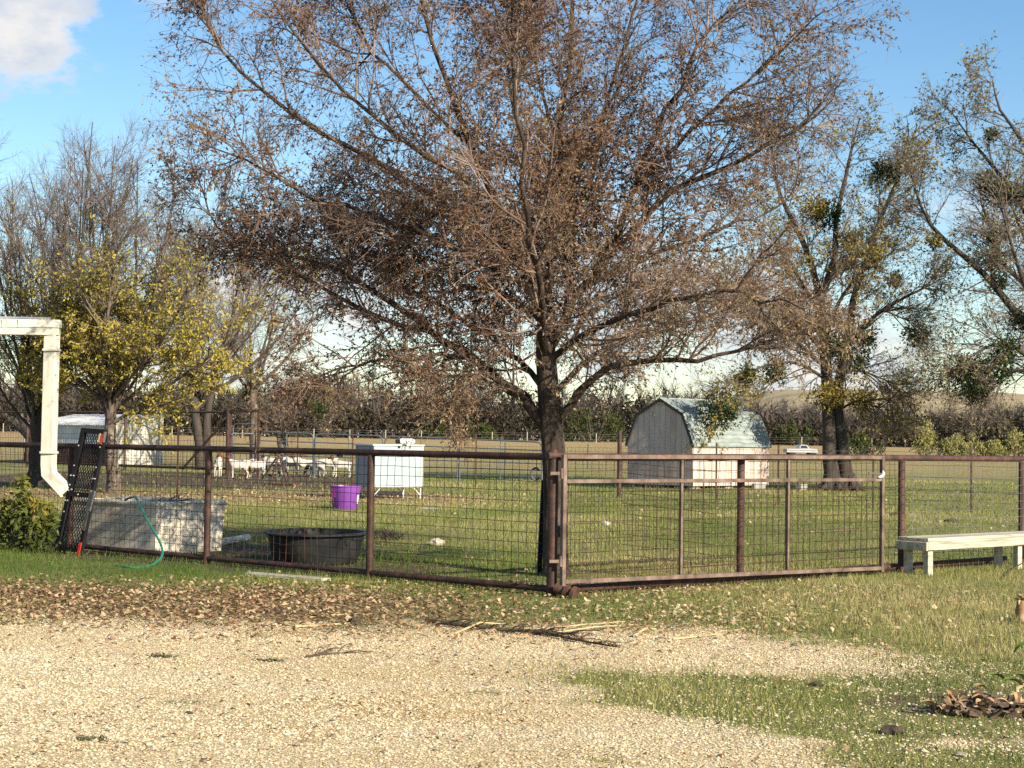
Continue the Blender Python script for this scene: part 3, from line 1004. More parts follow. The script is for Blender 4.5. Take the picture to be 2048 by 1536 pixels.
def yard_tree(name, label, base, trunk_pts, trunk_r, P0, R0, bark, twig, leafmat, leafprob, tint, lvl, leafsize, nleaf=3, clumps=(), group=None, twr=0.004):
    t = thing(name, label, 'tree', base, group=group)
    parts = []
    for pts, rr in zip(trunk_pts, trunk_r):
        q, r = resample(pts, rr, 14)
        q[1:-1] += rng.normal(0, 0.02, q[1:-1].shape)
        parts.append(tubes(q[None], r[None], 11))
    if P0 is not None:
        parts.append(tubes(P0, R0, 7))
        V, F = join(parts)
        add_mesh(t, 'trunk', V, F, bark, smooth=True)
        (n1, l1, a1, u1), (n2, l2, a2, u2), (n3, l3, a3, u3) = lvl
        P1, R1 = branch(P0, R0, n1, (0.05, 1.0), l1, a1, 7, u1, 0.12, 0.024)
        P2, R2 = branch(P1, R1, n2, (0.12, 1.0), l2, a2, 4, u2, 0.15, 0.0105)
        P3, R3 = branch(P2, R2, n3, (0.1, 1.0), l3, a3, 2, u3, 0.18, twr, taper=0.6)
        V, F = join([tubes(P1, R1, 4), tubes(P2, R2, 3)])
        add_mesh(t, 'branches', V, F, twig, smooth=True)
        V, F = tubes(P3, R3, 3)
        add_mesh(t, 'twigs', V, F, twig)
        if leafmat is not None:
            A = leaf_quads(P3, None, nleaf, (0.1, 1.0), leafsize, tint, 0.3, leafprob)
            if len(A[1]):
                add_mesh(t, 'crown', A[0], A[1], leafmat, dict(tint=A[2]))
            print(name, len(P1), len(P2), len(P3), 'leaves', len(A[1]))
    else:
        V, F = join(parts)
        add_mesh(t, 'trunk', V, F, bark, smooth=True)
    for (x, y, Y, r, m) in clumps:
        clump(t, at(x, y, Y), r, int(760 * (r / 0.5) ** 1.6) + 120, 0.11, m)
    return t


def left_trees():
    # yellow-leaved tree behind the white trough
    b = gp(228, 986)
    Y = b.y
    z0 = b.z
    tp = [[tuple(b - Vector((0, 0, 0.1))), tuple(at(226, 930, Y)), tuple(at(222, 860, Y)), tuple(at(220, 800, Y))]]
    fk = at(221, 815, Y)
    P0, R0 = fan_limbs(fk, 19, (5.2, 7.8), (0.2, 1.2), 0.09, 0.055)
    b.z = z0

    def pr(p):
        c = vnoise(p[:, 0] + p[:, 1] * 0.6, p[:, 2] + p[:, 1] * 0.4, 0.8, 8)
        return np.clip(sstep(7.0, 3.0, p[:, 2] + (c - 0.5) * 3.0) * (0.24 + 0.95 * c) + 0.004, 0, 1)

    def tint(p, m):
        return rng.beta(2, 2.2, m) + 0.12 * sstep(-8.5, -6, p[:, 0])
    yard_tree('yellow_elm_tree', 'elm with yellow green leaves low down and bare grey twigs on top', b, tp, [[0.22, 0.165, 0.145, 0.13]], P0, R0,
              M['bark_pale'], M['twig_grey'], M['leaf_yellow'], pr, tint,
              ((15, (1.0, 2.6), (0.3, 0.9), 0.06), (9, (0.5, 1.3), (0.35, 1.0), 0.04), (6, (0.2, 0.6), (0.35, 1.0), 0.02)), (0.06, 0.12), 9, twr=0.0045)
    # taller bare tree further left
    b = onground(at(70, 970, 47))
    fk = b + Vector((0, 0, 2.0))
    P0, R0 = fan_limbs(fk, 15, (5.6, 8.2), (0.15, 0.9), 0.11, 0.055)

    def pr2(p):
        return np.clip(sstep(6.5, 3.0, p[:, 2]) * 0.35 + 0.006, 0, 1)
    yard_tree('bare_elm_tree', 'tall almost bare tree rising behind the downspout', b, [[tuple(b), tuple(b + Vector((0.02, 0, 1))), tuple(fk)]], [[0.24, 0.18, 0.16]], P0, R0,
              M['bark_grey'], M['twig_grey'], M['leaf_yellow'], pr2, tint,
              ((13, (1.2, 3.0), (0.25, 0.75), 0.10), (9, (0.6, 1.5), (0.3, 0.85), 0.08), (5, (0.25, 0.7), (0.35, 0.9), 0.04)), (0.05, 0.10), 5, twr=0.005)
    # bare tree whose crown shows between the yellow elm and the big elm
    b = onground(at(402, 935, 74))
    tpts = [[tuple(b), tuple(at(398, 880, 74)), tuple(at(388, 800, 74)), tuple(at(380, 740, 74))],
            [tuple(b + Vector((0.35, 0.1, 0))), tuple(at(412, 860, 74)), tuple(at(425, 780, 74)), tuple(at(440, 700, 74))]]
    P0, R0 = fan_limbs(at(405, 790, 74), 15, (6.0, 10.0), (0.2, 1.1), 0.09, 0.09)
    yard_tree('two_stemmed_tree', 'dark two stemmed tree with bare twigs beside the rusty brace', b, tpts, [[0.26, 0.21, 0.18, 0.12], [0.22, 0.18, 0.15, 0.10]], P0, R0,
              M['bark_grey'], M['twig_grey'], M['leaf_yellow'], lambda p: np.full(len(p), 0.08), tint,
              ((13, (1.5, 3.6), (0.25, 0.85), 0.08), (8, (0.8, 1.8), (0.3, 0.9), 0.05), (5, (0.4, 1.0), (0.35, 0.9), 0.02)), (0.10, 0.16), 2, twr=0.009)
    # slim pale tree by the square gate frame
    b = onground(at(509, 935, 78))
    tpts = [[tuple(b), tuple(at(508, 870, 78)), tuple(at(506, 790, 78)), tuple(at(500, 720, 78))]]
    P0, R0 = fan_limbs(at(505, 770, 78), 8, (3.5, 6.5), (0.3, 1.1), 0.05, 0.10)
    yard_tree('slim_pale_tree', 'slim pale barked tree behind the square pipe gate frame', b, tpts, [[0.24, 0.2, 0.18, 0.12]], P0, R0,
              M['bark_pale'], M['twig_grey'], None, None, tint,
              ((9, (1.2, 2.8), (0.3, 0.9), 0.03), (6, (0.6, 1.5), (0.4, 1.0), 0.0), (4, (0.3, 0.9), (0.4, 1.0), -0.02)), (0.1, 0.15), 2, twr=0.010)
    # low sprawling tree over the pen
    b = onground(at(566, 930, 82))
    tpts = [[tuple(b), tuple(at(560, 880, 82)), tuple(at(550, 840, 82))], [tuple(b + Vector((0.2, 0, 0))), tuple(at(570, 870, 82)), tuple(at(585, 825, 82))]]
    P0, R0 = fan_limbs(at(568, 850, 82), 11, (2.6, 4.8), (0.7, 1.45), 0.03, 0.09, z_jit=0.3)
    yard_tree('sprawling_tree', 'low sprawling grey twigged tree over the goat pen panels', b, tpts, [[0.2, 0.16, 0.12], [0.18, 0.14, 0.11]], P0, R0,
              M['bark_pale'], M['twig_grey'], M['leaf_yellow'], lambda p: np.full(len(p), 0.05), tint,
              ((9, (1.0, 2.2), (0.3, 0.9), 0.0), (6, (0.6, 1.3), (0.4, 1.0), -0.03), (4, (0.3, 0.8), (0.4, 1.0), -0.05)), (0.1, 0.16), 2,
              clumps=[(505 + 135, 818, 80, 0.55, M['mistletoe']), (500, 790, 80, 0.4, M['bush_green']), (655, 790, 81, 0.3, M['bush_gold'])], twr=0.010)
    # two leaning trunks far left
    b = onground(at(78, 935, 86))
    tpts = [[tuple(b), tuple(at(62, 880, 86)), tuple(at(30, 845, 86)), tuple(at(5, 825, 86)), tuple(at(-30, 760, 86))],
            [tuple(b + Vector((0.1, 0.2, 0))), tuple(at(66, 890, 86)), tuple(at(45, 845, 86)), tuple(at(36, 800, 86)), tuple(at(40, 740, 86))]]
    P0, R0 = fan_limbs(at(20, 810, 86), 7, (3.0, 5.5), (0.4, 1.2), 0.05, 0.10)
    yard_tree('leaning_tree', 'pale trunks leaning apart behind the rusty pipe fence', b, tpts, [[0.2, 0.2, 0.18, 0.16, 0.1], [0.18, 0.16, 0.14, 0.12, 0.08]], P0, R0,
              M['bark_pale'], M['twig_grey'], None, None, tint,
              ((8, (1.2, 2.6), (0.3, 0.9), 0.03), (6, (0.6, 1.5), (0.4, 1.0), 0.0), (4, (0.3, 0.9), (0.4, 1.0), -0.02)), (0.1, 0.15), 2, twr=0.010)


left_trees()


def right_trees():
    b = gp(1665, 981)
    Y = b.y

    def roots(c, n, l):
        out = []
        for i in range(n):
            a = i / n * 6.28 + random.uniform(-.3, .3)
            d = Vector((math.cos(a), math.sin(a), 0))
            out.append([tuple(c + Vector((0, 0, 0.5)) + d * 0.12), tuple(c + Vector((0, 0, 0.16)) + d * 0.34), tuple(c + Vector((0, 0, -0.03)) + d * l)])
        return out
    c2 = onground(b + Vector((0.5, 0.1, 0)))
    tpts = [[tuple(b - Vector((0, 0, .05))), tuple(at(1661, 950, Y)), tuple(at(1658, 880, Y)), tuple(at(1656, 790, Y)), tuple(at(1650, 700, Y)), tuple(at(1640, 600, Y))],
            [tuple(c2 - Vector((0, 0, .05))), tuple(at(1692, 950, Y + .1)), tuple(at(1684, 880, Y + .1)), tuple(at(1672, 800, Y + .1)), tuple(at(1690, 700, Y + .1)), tuple(at(1706, 600, Y + .1))]]
    tr = [[0.36, 0.26, 0.22, 0.20, 0.18, 0.14], [0.34, 0.24, 0.20, 0.17, 0.15, 0.11]]
    rp = roots(b, 6, 0.75) + roots(c2, 5, 0.7)
    tpts += rp
    tr += [[0.13, 0.10, 0.02]] * len(rp)
    L = [([(1640, 600), (1620, 520, .2), (1590, 450, .4), (1560, 390, .5), (1545, 310, .6), (1540, 250, .7)], .13, .02),
         ([(1640, 600), (1668, 520, -.3), (1672, 440, -.4), (1690, 360, -.5), (1705, 290, -.6), (1720, 235, -.7)], .13, .02),
         ([(1706, 600, .1), (1730, 520, .2), (1760, 440, .3), (1790, 370, .3), (1810, 310, .4), (1835, 250, .5)], .11, .015),
         ([(1690, 700, .1), (1740, 640, -.3), (1800, 600, -.5), (1850, 575, -.6), (1880, 560, -.7)], .08, .015),
         ([(1650, 700), (1580, 640, -.3), (1510, 600, -.4), (1450, 570, -.5), (1400, 540, -.5)], .09, .015),
         ([(1654, 760), (1590, 725, -.6), (1520, 735, -1.6), (1450, 775, -2.8), (1440, 810, -3.2)], .06, .010),
         ([(1765, 620, -.4), (1795, 632, -.5), (1820, 645, -.5), (1836, 668, -.5)], .03, .010),
         ([(1654, 780), (1700, 740, .5), (1770, 760, .8), (1820, 790, 1.0)], .05, .012),
         ([(1655, 740), (1600, 690, 1.0), (1540, 660, 1.8), (1490, 600, 2.4)], .07, .012),
         ([(1700, 640, .1), (1720, 560, 1.2), (1750, 480, 2.0), (1760, 380, 2.6)], .08, .012),
         ([(1650, 680), (1680, 600, -1.0), (1730, 540, -1.8), (1790, 500, -2.4)], .08, .012),
         ([(1645, 640), (1600, 560, -1.0), (1560, 500, -1.7), (1500, 430, -2.2)], .08, .012),
         ([(1660, 830), (1720, 800, -.4), (1760, 815, -.6), (1800, 780, -.7)], .05, .012)]
    q = [limb_px(p, a, c, Y, 11) for p, a, c in L]
    P0 = np.stack([x[0] for x in q])
    R0 = np.stack([x[1] for x in q])
    mm, bg, lo = M['mistletoe'], M['bush_green'], M['leaf_olive']
    cl = [(1655, 430, Y - .6, .55, mm), (1625, 415, Y - .8, .55, lo), (1700, 715, Y - .4, .75, mm), (1668, 690, Y - .5, .55, mm), (1728, 675, Y - .8, .42, mm),
          (1835, 672, Y - .5, .42, bg), (1788, 560, Y - .4, .26, bg), (1440, 825, Y - 3.2, .65, mm), (1495, 750, Y - 2.2, .35, mm), (1550, 745, Y - 1, .4, mm),
          (1660, 790, Y - .7, .5, lo), (1725, 800, Y - .6, .45, lo), (1770, 340, Y + .3, .35, bg), 
          (1560, 620, Y - .3, .35, lo),
          (1785, 350, Y + .3, .3, mm), (1590, 600, Y - .6, .4, mm), (1700, 480, Y - .3, .4, lo), (1630, 650, Y - .5, .4, lo)]

    def pr(p):
        c = vnoise(p[:, 0] * 1.0 + p[:, 1] * 0.6, p[:, 2] + p[:, 1] * 0.4, 0.9, 18)
        return np.clip(0.22 + 1.4 * (c - 0.35), 0.08, 1)

    def tint(p, m):
        return rng.beta(2, 2, m)
    yard_tree('twin_trunk_tree', 'twin trunked tree hung with mistletoe behind the open gate', b, tpts, tr, P0, R0,
              M['bark_grey'], M['twig_grey'], M['leaf_olive'], pr, tint,
              ((19, (0.9, 2.4), (0.35, 1.1), 0.02), (9, (0.5, 1.3), (0.4, 1.1), 0.0), (6, (0.2, 0.7), (0.4, 1.0), -0.02)), (0.07, 0.13), 5, clumps=cl, twr=0.007)
    # tree just outside the right edge
    b = gp(2096, 990)
    Y = b.y
    tpts = [[tuple(b - Vector((0, 0, .05))), tuple(at(2094, 950, Y)), tuple(at(2090, 880, Y)), tuple(at(2094, 780, Y)), tuple(at(2100, 690, Y))]]
    tr = [[0.42, 0.30, 0.26, 0.24, 0.2]]
    rp = roots(b, 6, 1.3)
    tpts += rp
    tr += [[0.15, 0.11, 0.02]] * len(rp)
    L = [([(2098, 720), (2050, 650, -.2), (2005, 592, -.3), (1960, 540, -.4), (1900, 490, -.5), (1862, 450, -.5), (1835, 395, -.6), (1815, 320, -.6)], .15, .02),
         ([(2100, 690), (2070, 600, .3), (2040, 560, .4), (2000, 520, .5), (1985, 470, .6), (1960, 400, .6)], .12, .02),
         ([(2100, 690), (2085, 560, .2), (2060, 440, .2), (2000, 350, .3), (1950, 290, .4), (1900, 220, .4)], .14, .015),
         ([(2100, 690), (2110, 540, -.3), (2090, 400, -.5), (2050, 290, -.6), (2000, 220, -.7), (1985, 160, -.8)], .14, .015),
         ([(2100, 690), (2150, 560, .3), (2180, 420, .5), (2170, 280, .6), (2140, 150, .7)], .14, .015),
         ([(2095, 760), (2040, 700, -.4), (1990, 690, -.6), (1940, 715, -.7), (1900, 760, -.8)], .10, .012),
         ([(2095, 760), (2030, 740, .4), (1980, 780, .6), (1950, 830, .6)], .07, .012),
         ([(2100, 740), (2170, 680, .2), (2240, 620, .4), (2300, 520, .4)], .12, .012),
         ([(2100, 690), (2060, 600, -1.2), (2020, 480, -2.0), (1990, 360, -2.4)], .10, .012),
         ([(2100, 690), (2080, 560, 1.4), (2030, 430, 2.4), (1990, 330, 2.8)], .10, .012)]
    q = [limb_px(p, a, c, Y, 11) for p, a, c in L]
    P0 = np.stack([x[0] for x in q])
    R0 = np.stack([x[1] for x in q])
    cl = [(2000, 385, Y + .2, .5, mm), (1968, 365, Y + .2, .35, mm), (2035, 390, Y - .2, .35, mm), (1985, 520, Y, .5, mm), (1998, 562, Y - .1, .32, mm), (1985, 475, Y + .5, .32, bg),
          (1940, 755, Y - .6, .6, mm), (1990, 740, Y - .6, .6, mm), (2010, 700, Y - .6, .5, mm), (1925, 735, Y - .7, .42, mm), (1955, 785, Y + .5, .42, bg), (1870, 482, Y - .5, .22, lo), (1985, 270, Y, .2, bg), (2040, 640, Y - .3, .45, mm)]

    def pr2(p):
        c = vnoise(p[:, 0] + p[:, 1] * 0.6, p[:, 2] + p[:, 1] * 0.4, 0.7, 28)
        return np.clip(0.16 + 1.3 * (c - 0.5) + 0.4 * sstep(8, 12, p[:, 2]), 0.08, 1)
    yard_tree('mistletoe_tree', 'sparse grey tree with mistletoe balls reaching in from the picture edge', b, tpts, tr, P0, R0,
              M['bark_grey'], M['twig_grey'], M['leaf_pale'], pr2, tint,
              ((24, (1.0, 2.8), (0.35, 1.2), 0.0), (9, (0.5, 1.4), (0.4, 1.1), -0.02), (5, (0.25, 0.8), (0.4, 1.1), -0.04)), (0.07, 0.14), 4, clumps=cl, twr=0.007)


right_trees()


def woods():
    n = 560
    x = rng.uniform(-135, 135, n)
    y = rng.uniform(236, 300, n) + 10 * np.sin(x * 0.045)
    h = rng.uniform(5.6, 9.2, n) * (1 - 0.30 * sstep(15, 50, x))
    K = 7
    tt = np.linspace(0, 1, K)
    P = np.empty((n, K, 3))
    lean = rng.normal(0, 0.1, (n, 2))
    for k in range(K):
        P[:, k, 0] = x + lean[:, 0] * h * tt[k] + rng.normal(0, 0.12, n) * k / K
        P[:, k, 1] = y + lean[:, 1] * h * tt[k]
        P[:, k, 2] = gz(x, y) - 0.1 + h * tt[k]
    Rr = (0.16 + 0.012 * h)[:, None] * np.linspace(1, 0.25, K)[None]
    P1, R1 = branch(P, Rr, 15, (0.12, 1.0), (2.0, 5.2), (0.35, 1.05), 3, 0.05, 0.14, 0.09, shrink=0.55)
    P2, R2 = branch(P1, R1, 8, (0.1, 1.0), (0.8, 2.3), (0.35, 1.0), 2, 0.05, 0.15, 0.045)
    V, F = join([tubes(P, Rr, 5), tubes(P1, R1, 3), tubes(P2, R2, 3)])
    o = link('woodland', np_mesh('woodland', V, F, M['twig_wood']))
    tag(o, 'belt of bare grey brown trees along the far edge of the field', 'woodland', kind='stuff')
    # brush under the trees
    m = 72000
    bx = rng.uniform(-135, 135, m)
    by = rng.uniform(232, 290, m) + 10 * np.sin(bx * 0.045)
    hh = (3.2 + 6.0 * fbm(bx, by, 14, 5)) * (0.6 + 0.6 * vnoise(bx, by, 3, 6)) * (1 - 0.30 * sstep(15, 50, bx))
    P = np.stack([bx, by, gz(bx, by) + hh * rng.random(m) ** 0.8], -1)
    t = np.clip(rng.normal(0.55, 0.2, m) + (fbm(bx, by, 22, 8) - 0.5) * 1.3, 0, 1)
    S = rng.uniform(0.5, 1.3, m)
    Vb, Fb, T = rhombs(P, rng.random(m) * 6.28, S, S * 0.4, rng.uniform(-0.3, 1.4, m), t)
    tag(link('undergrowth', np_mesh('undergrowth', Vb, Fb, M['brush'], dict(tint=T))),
        'dark tangled brush under the far woodland', 'undergrowth', kind='stuff')


woods()


def bush(name, label, c, w, d, h, n, leaf, mat, upright=0.5, group=None, lobes=9, stem=None):
    """bush of many upright leafy sprays, each lobe of its own height"""
    t = thing(name, label, 'bush', c, group=group)
    lx = rng.uniform(-.5, .5, lobes) * w * 0.8
    ly = rng.uniform(-.5, .5, lobes) * d * 0.8
    lh = h * rng.uniform(0.6, 1.0, lobes) * (1 - 0.5 * (np.abs(lx) / (w * 0.5)) ** 2)
    k = rng.integers(0, lobes, n)
    rr = w / lobes ** 0.5 * 0.62
    u = rng.random(n) ** 0.7
    px_ = lx[k] + rng.normal(0, 1, n) * rr * (1 - u * 0.75) * 0.6
    py_ = ly[k] + rng.normal(0, 1, n) * rr * (1 - u * 0.75) * 0.6
    P = np.stack([px_ + c[0], py_ + c[1], c[2] + lh[k] * u], -1)
    dvec = nrm(np.stack([rng.normal(0, 0.6, n), rng.normal(0, 0.6, n), rng.normal(upright, 0.5, n)], -1))
    s = nrm(np.cross(dvec, rng.normal(size=(n, 3))))
    L = rng.uniform(0.6, 1.4, (n, 1)) * leaf
    V = np.empty((n, 4, 3))
    V[:, 0] = P
    V[:, 1] = P + dvec * L * 0.5 + s * L * 0.2
    V[:, 2] = P + dvec * L
    V[:, 3] = P + dvec * L * 0.5 - s * L * 0.2
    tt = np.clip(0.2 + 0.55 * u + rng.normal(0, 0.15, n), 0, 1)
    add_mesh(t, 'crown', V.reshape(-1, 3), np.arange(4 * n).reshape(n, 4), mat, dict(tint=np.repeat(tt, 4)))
    q = max(6, lobes * 2)
    kk = rng.integers(0, lobes, q)
    A = np.stack([c[0] + lx[kk] * 0.3, c[1] + ly[kk] * 0.3, np.full(q, c[2] - 0.03)], -1)
    B = np.stack([c[0] + lx[kk], c[1] + ly[kk], c[2] + lh[kk] * 0.9], -1)
    PP = np.stack([A, A * 0.5 + B * 0.5 + rng.normal(0, 0.03 * h, (q, 3)), B], 1)
    V, F = tubes(PP, np.full((q, 3), max(0.006, 0.012 * h)), 4)
    add_mesh(t, 'stems', V, F, stem or M['twig_grey'])
    return t


def bushes():
    c = gp(1728, 908)
    Y = 150
    spots = [(1728, 44, 40, 'bush_green', 'rounded dark green bush seen just past the twin trunk tree'),
             (1860, 52, 62, 'bush_gold', 'tallest yellow green bush before the far wood'),
             (1905, 46, 40, 'bush_gold', 'yellow green bush touching the tallest one'),
             (1950, 46, 38, 'bush_gold', 'third yellow green bush along from the tallest one'),
             (1985, 36, 28, 'bush_gold', 'smallest yellow green bush in the row by the wood'),
             (2036, 40, 46, 'bush_gold', 'yellow green bush at the end of the row by the picture edge')]
    for x, w, h, m, lab in spots:
        p = onground(at(x, 896, Y))
        k = Y / F_PX
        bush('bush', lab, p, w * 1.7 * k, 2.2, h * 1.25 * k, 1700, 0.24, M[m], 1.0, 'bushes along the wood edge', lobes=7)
    for x, w, h, lab in [(1185, 120, 66, 'wide dim green thicket between the big elm and the gambrel shed'),
                         (1590, 70, 50, 'dim green thicket between the shed and the twin trunk tree'),
                         (860, 60, 40, 'small green thicket far behind the white cabinet'),
                         (960, 50, 36, 'low green thicket far behind the pen panels')]:
        p = onground(at(x, 880, 232))
        k = 232 / F_PX
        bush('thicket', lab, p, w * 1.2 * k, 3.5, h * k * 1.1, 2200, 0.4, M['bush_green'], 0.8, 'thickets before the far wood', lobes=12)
    # leafy shrub by the downspout
    p = gp(40, 1106)
    t = bush('leafy_shrub', 'yellow green shrub with narrow leaves under the downspout elbow', p, 0.86, 0.6, 1.02, 2300, 0.085, M['shrub_leaf'], -0.35, lobes=10, stem=M['stick_dark'])


bushes()

# ------------------------------------------------------------------ pipe fences and gate
CORNER = gp(1103, 1192)
CORNER.z = 0.0
DL = Vector((-math.cos(R(42.2)), math.sin(R(42.2)), 0))
DR = Vector((math.cos(R(41.8)), math.sin(R(41.8)), 0))
NR = Vector((math.sin(R(41.8)), -math.cos(R(41.8)), 0))     # right fence, side towards the yard
NL = Vector((-math.sin(R(42.2)), -math.cos(R(42.2)), 0))    # left fence, side towards the yard


def along(D, px):
    """distance along a fence line at which it crosses picture column px"""
    s = (px - 1024) / F_PX
    return (s * CORNER.y - CORNER.x) / (D.x - s * D.y)


def wire_grid(a, b, z0, z1, r=0.0026, sp=0.1016, off=Vector((0, 0, 0)), over=0.0, wob=0.006, hz=None):
    """welded stock panel wires between ground points a and b"""
    a, b = Vector(a) + off, Vector(b) + off
    ln = (b - a).length
    d = (b - a).normalized()
    nrmv = np.array([-d.y, d.x, 0])
    parts = []
    nv = int(ln / sp)
    xs = np.linspace(0, ln, nv + 1)[1:-1] + rng.normal(0, 0.004, nv - 1)
    K = 5
    P = np.empty((len(xs), K, 3))
    zz = np.linspace(z0 - over, z1, K)
    bow = rng.normal(0, wob, (len(xs), K))
    bow2 = rng.normal(0, wob * 0.5, (len(xs), K))
    A = np.array(a)
    D = np.array(d)
    for k in range(K):
        P[:, k] = A + D * (xs + bow2[:, k])[:, None] + nrmv * bow[:, k][:, None]
        P[:, k, 2] = zz[k] + (rng.normal(0, 0.012, len(xs)) if k == 0 else 0)
    parts.append(tubes(P, np.full(P.shape[:2], r), 4))
    nh = int(round((z1 - z0) / sp))
    hs = np.linspace(z0, z1, nh + 1) if hz is None else np.array(hz)
    K = 9
    P = np.empty((len(hs), K, 3))
    xx = np.linspace(0.0, ln, K)
    for k in range(K):
        P[:, k] = A + D * xx[k] + nrmv * rng.normal(0, wob, len(hs))[:, None]
        P[:, k, 2] = hs + rng.normal(0, wob * 0.5, len(hs))
    parts.append(tubes(P, np.full(P.shape[:2], r), 4))
    return join(parts)


def fences():
    top = 1.335
    # ---- left run
    t = thing('pipe_fence', 'dark rusty pipe fence with wire panels running from the corner to the downspout', 'fence', CORNER)
    end = along(DL, -90)
    MB().tube([CORNER + DL * 0.03 + Vector((0, 0, top)), CORNER + DL * end * 0.5 + Vector((0, 0, top + .005)), CORNER + DL * end + Vector((0, 0, top))], 0.034, 14).obj('top_rail', M['rust_dark'], t, True, True)
    MB().tube([CORNER + DL * 0.03 + Vector((0, 0, .075)), CORNER + DL * end * 0.5 + Vector((0, 0, .072)), CORNER + DL * end + Vector((0, 0, .075))], 0.03, 14).obj('bottom_rail', M['rust_dark'], t, True, True)
    ss = [0] + [along(DL, px) for px in (745, 420, 146, -88)]
    for s in ss[1:]:
        p = CORNER + DL * s
        MB().tube([p + Vector((0, 0, -.12)), p + Vector((0, 0, top - .02))], 0.04, 14).obj('post', M['rust_dark'], t, True, True)
    # wires sit on the paddock side of the pipes
    for i in range(4):
        V, F = wire_grid(CORNER + DL * (ss[i] + .05), CORNER + DL * (ss[i + 1] - .0), 0.10, 1.30, off=-NL * 0.045)
        add_mesh(t, 'wire_panel', V, F, M['wire'])
    # corner post with a capped stub and a flanged pipe end at its foot
    c = thing('corner_post', 'thick rusty corner post between the fence and the open gate', 'post', CORNER)
    MB().tube([CORNER + Vector((0, 0, -.15)), CORNER + Vector((0, 0, 1.40))], 0.051, 18).obj('pipe', M['rust_dark'], c, True, True)
    MB().tube([CORNER + Vector((-.06, -.08, 1.345)), CORNER + Vector((.10, .04, 1.345))], 0.036, 14).obj('pipe_stub', M['rust_red'], c, True, True)
    f0 = CORNER + Vector((.03, -.12, .10))
    f1 = CORNER + Vector((.20, -.20, .045))
    e = thing('flanged_pipe', 'short rusty flanged pipe end lying at the foot of the corner post', 'pipe', (f0.x, f0.y, 0))
    MB().tube([f0, f1], 0.045, 16).obj('pipe', M['rust_red'], e, True, True)
    dv = (f1 - f0).normalized()
    MB().tube([f1 - dv * .012, f1 + dv * .02], 0.082, 20).obj('flange', M['rust_red'], e, True, True)
    MB().tube([f1 - dv * .09, f1 - dv * .06], 0.070, 20).obj('flange', M['rust_red'], e, True, True)
    # ---- right run
    t = thing('pipe_fence', 'reddish pipe fence with wire panels running behind the gate and bench', 'fence', CORNER)
    end = along(DR, 2180)
    MB().tube([CORNER + DR * .03 + Vector((0, 0, top + .0)), CORNER + DR * end * .5 + Vector((0, 0, top + .01)), CORNER + DR * end + Vector((0, 0, top))], 0.036, 14).obj('top_rail', M['rust_red'], t, True, True)
    e2 = along(DR, 2012)
    MB().tube([CORNER + DR * .03 + Vector((0, 0, .07)), CORNER + DR * e2 * .5 + Vector((0, 0, .065)), CORNER + DR * e2 + Vector((0, 0, .085))], 0.036, 14).obj('bottom_rail', M['rust_red'], t, True, True)
    ss = [0] + [along(DR, px) for px in (1484, 1805, 2045, 2178)]
    for s in ss[1:]:
        p = CORNER + DR * s
        MB().tube([p + Vector((0, 0, -.12)), p + Vector((0, 0, top - .02))], 0.041, 14).obj('post', M['rust_red'], t, True, True)
    for i in range(4):
        V, F = wire_grid(CORNER + DR * (ss[i] + .05), CORNER + DR * ss[i + 1], 0.02, 1.30, off=NR * 0.048, over=.02)
        add_mesh(t, 'wire_panel', V, F, M['wire_zinc'] if i > 1 else M['wire'])
    # ---- gate folded back flat against the right run
    g0 = CORNER + NR * 0.14 + DR * 0.01

    def galong(px_):
        s_ = (px_ - 1024) / F_PX
        return (s_ * g0.y - g0.x) / (DR.x - s_ * DR.y)
    gl = galong(1766)
    g1 = g0 + DR * gl
    t = thing('gate', 'long brown square tube gate swung open flat against the fence', 'gate', g0)
    up = Vector((0, 0, 1))

    def pt(s, z):
        return g0 + DR * s + up * z

    def rail(name, za, zb, w, d):
        MB().bar(pt(0.026, za), pt(gl - .026, zb), d, w).obj(name, M['gate_brown'], t, True, bevel=0.004)
    rail('top_rail', 1.338, 1.348, .042, .042)
    rail('middle_rail', 1.105, 1.095, .038, .038)
    rail('bottom_rail', 0.155, 0.085, .042, .042)
    MB().bar(pt(0, .10), pt(0, 1.362), .045, .045, up=NR).obj('end_stile', M['gate_brown'], t, True, bevel=0.004)
    MB().bar(pt(gl, .04), pt(gl, 1.372), .045, .045, up=NR).obj('end_stile', M['gate_brown'], t, True, bevel=0.004)
    for px in (1365, 1578):
        s = galong(px)
        k = s / gl
        MB().bar(pt(s, .155 - .07 * k + .025), pt(s, 1.105 - .01 * k - .023), .03, .03, up=NR).obj('upright', M['gate_brown'], t, True)
        MB().bar(pt(s, 1.105 - .01 * k + .023), pt(s, 1.335 + .01 * k - .025), .03, .03, up=NR).obj('upright', M['gate_brown'], t, True)
    V, F = wire_grid(pt(.03, 0), pt(gl - .03, 0), 0.14, 1.08, off=-NR * 0.03, wob=0.004, hz=[.22, .30, .42, .55, .7, .86, 1.0])
    add_mesh(t, 'wire_panel', V, F, M['wire'])
    for z in (.35, 1.18):
        MB().tube([pt(-.03, z - .05), pt(-.03, z + .05)], .018, 10).bar(pt(-.12, z) - NR * .06, pt(-.02, z), .02, .03).obj('hinge', M['gate_brown'], t, True)
    m = MB().bar(pt(gl - .30, 1.175) + NR * .035, pt(gl - .02, 1.16) + NR * .035, .012, .014)
    m.bar(pt(gl - .30, 1.175) + NR * .035, pt(gl - .30, 1.15) + NR * .035, .012, .012).obj('latch_rod', M['dull_grey'], t, True)
    m = MB().tube([pt(gl - .13, 1.125) + NR * .04, pt(gl - .07, 1.135) + NR * .045, pt(gl - .03, 1.16) + NR * .04, pt(gl - .035, 1.20) + NR * .035], [.010, .018, .02, .008], 8)
    m.obj('latch_grip', M['label_white'], t, True, True)
    # ---- horseshoe hung on the corner wire
    h = CORNER + DL * .13 + NL * (-.03)
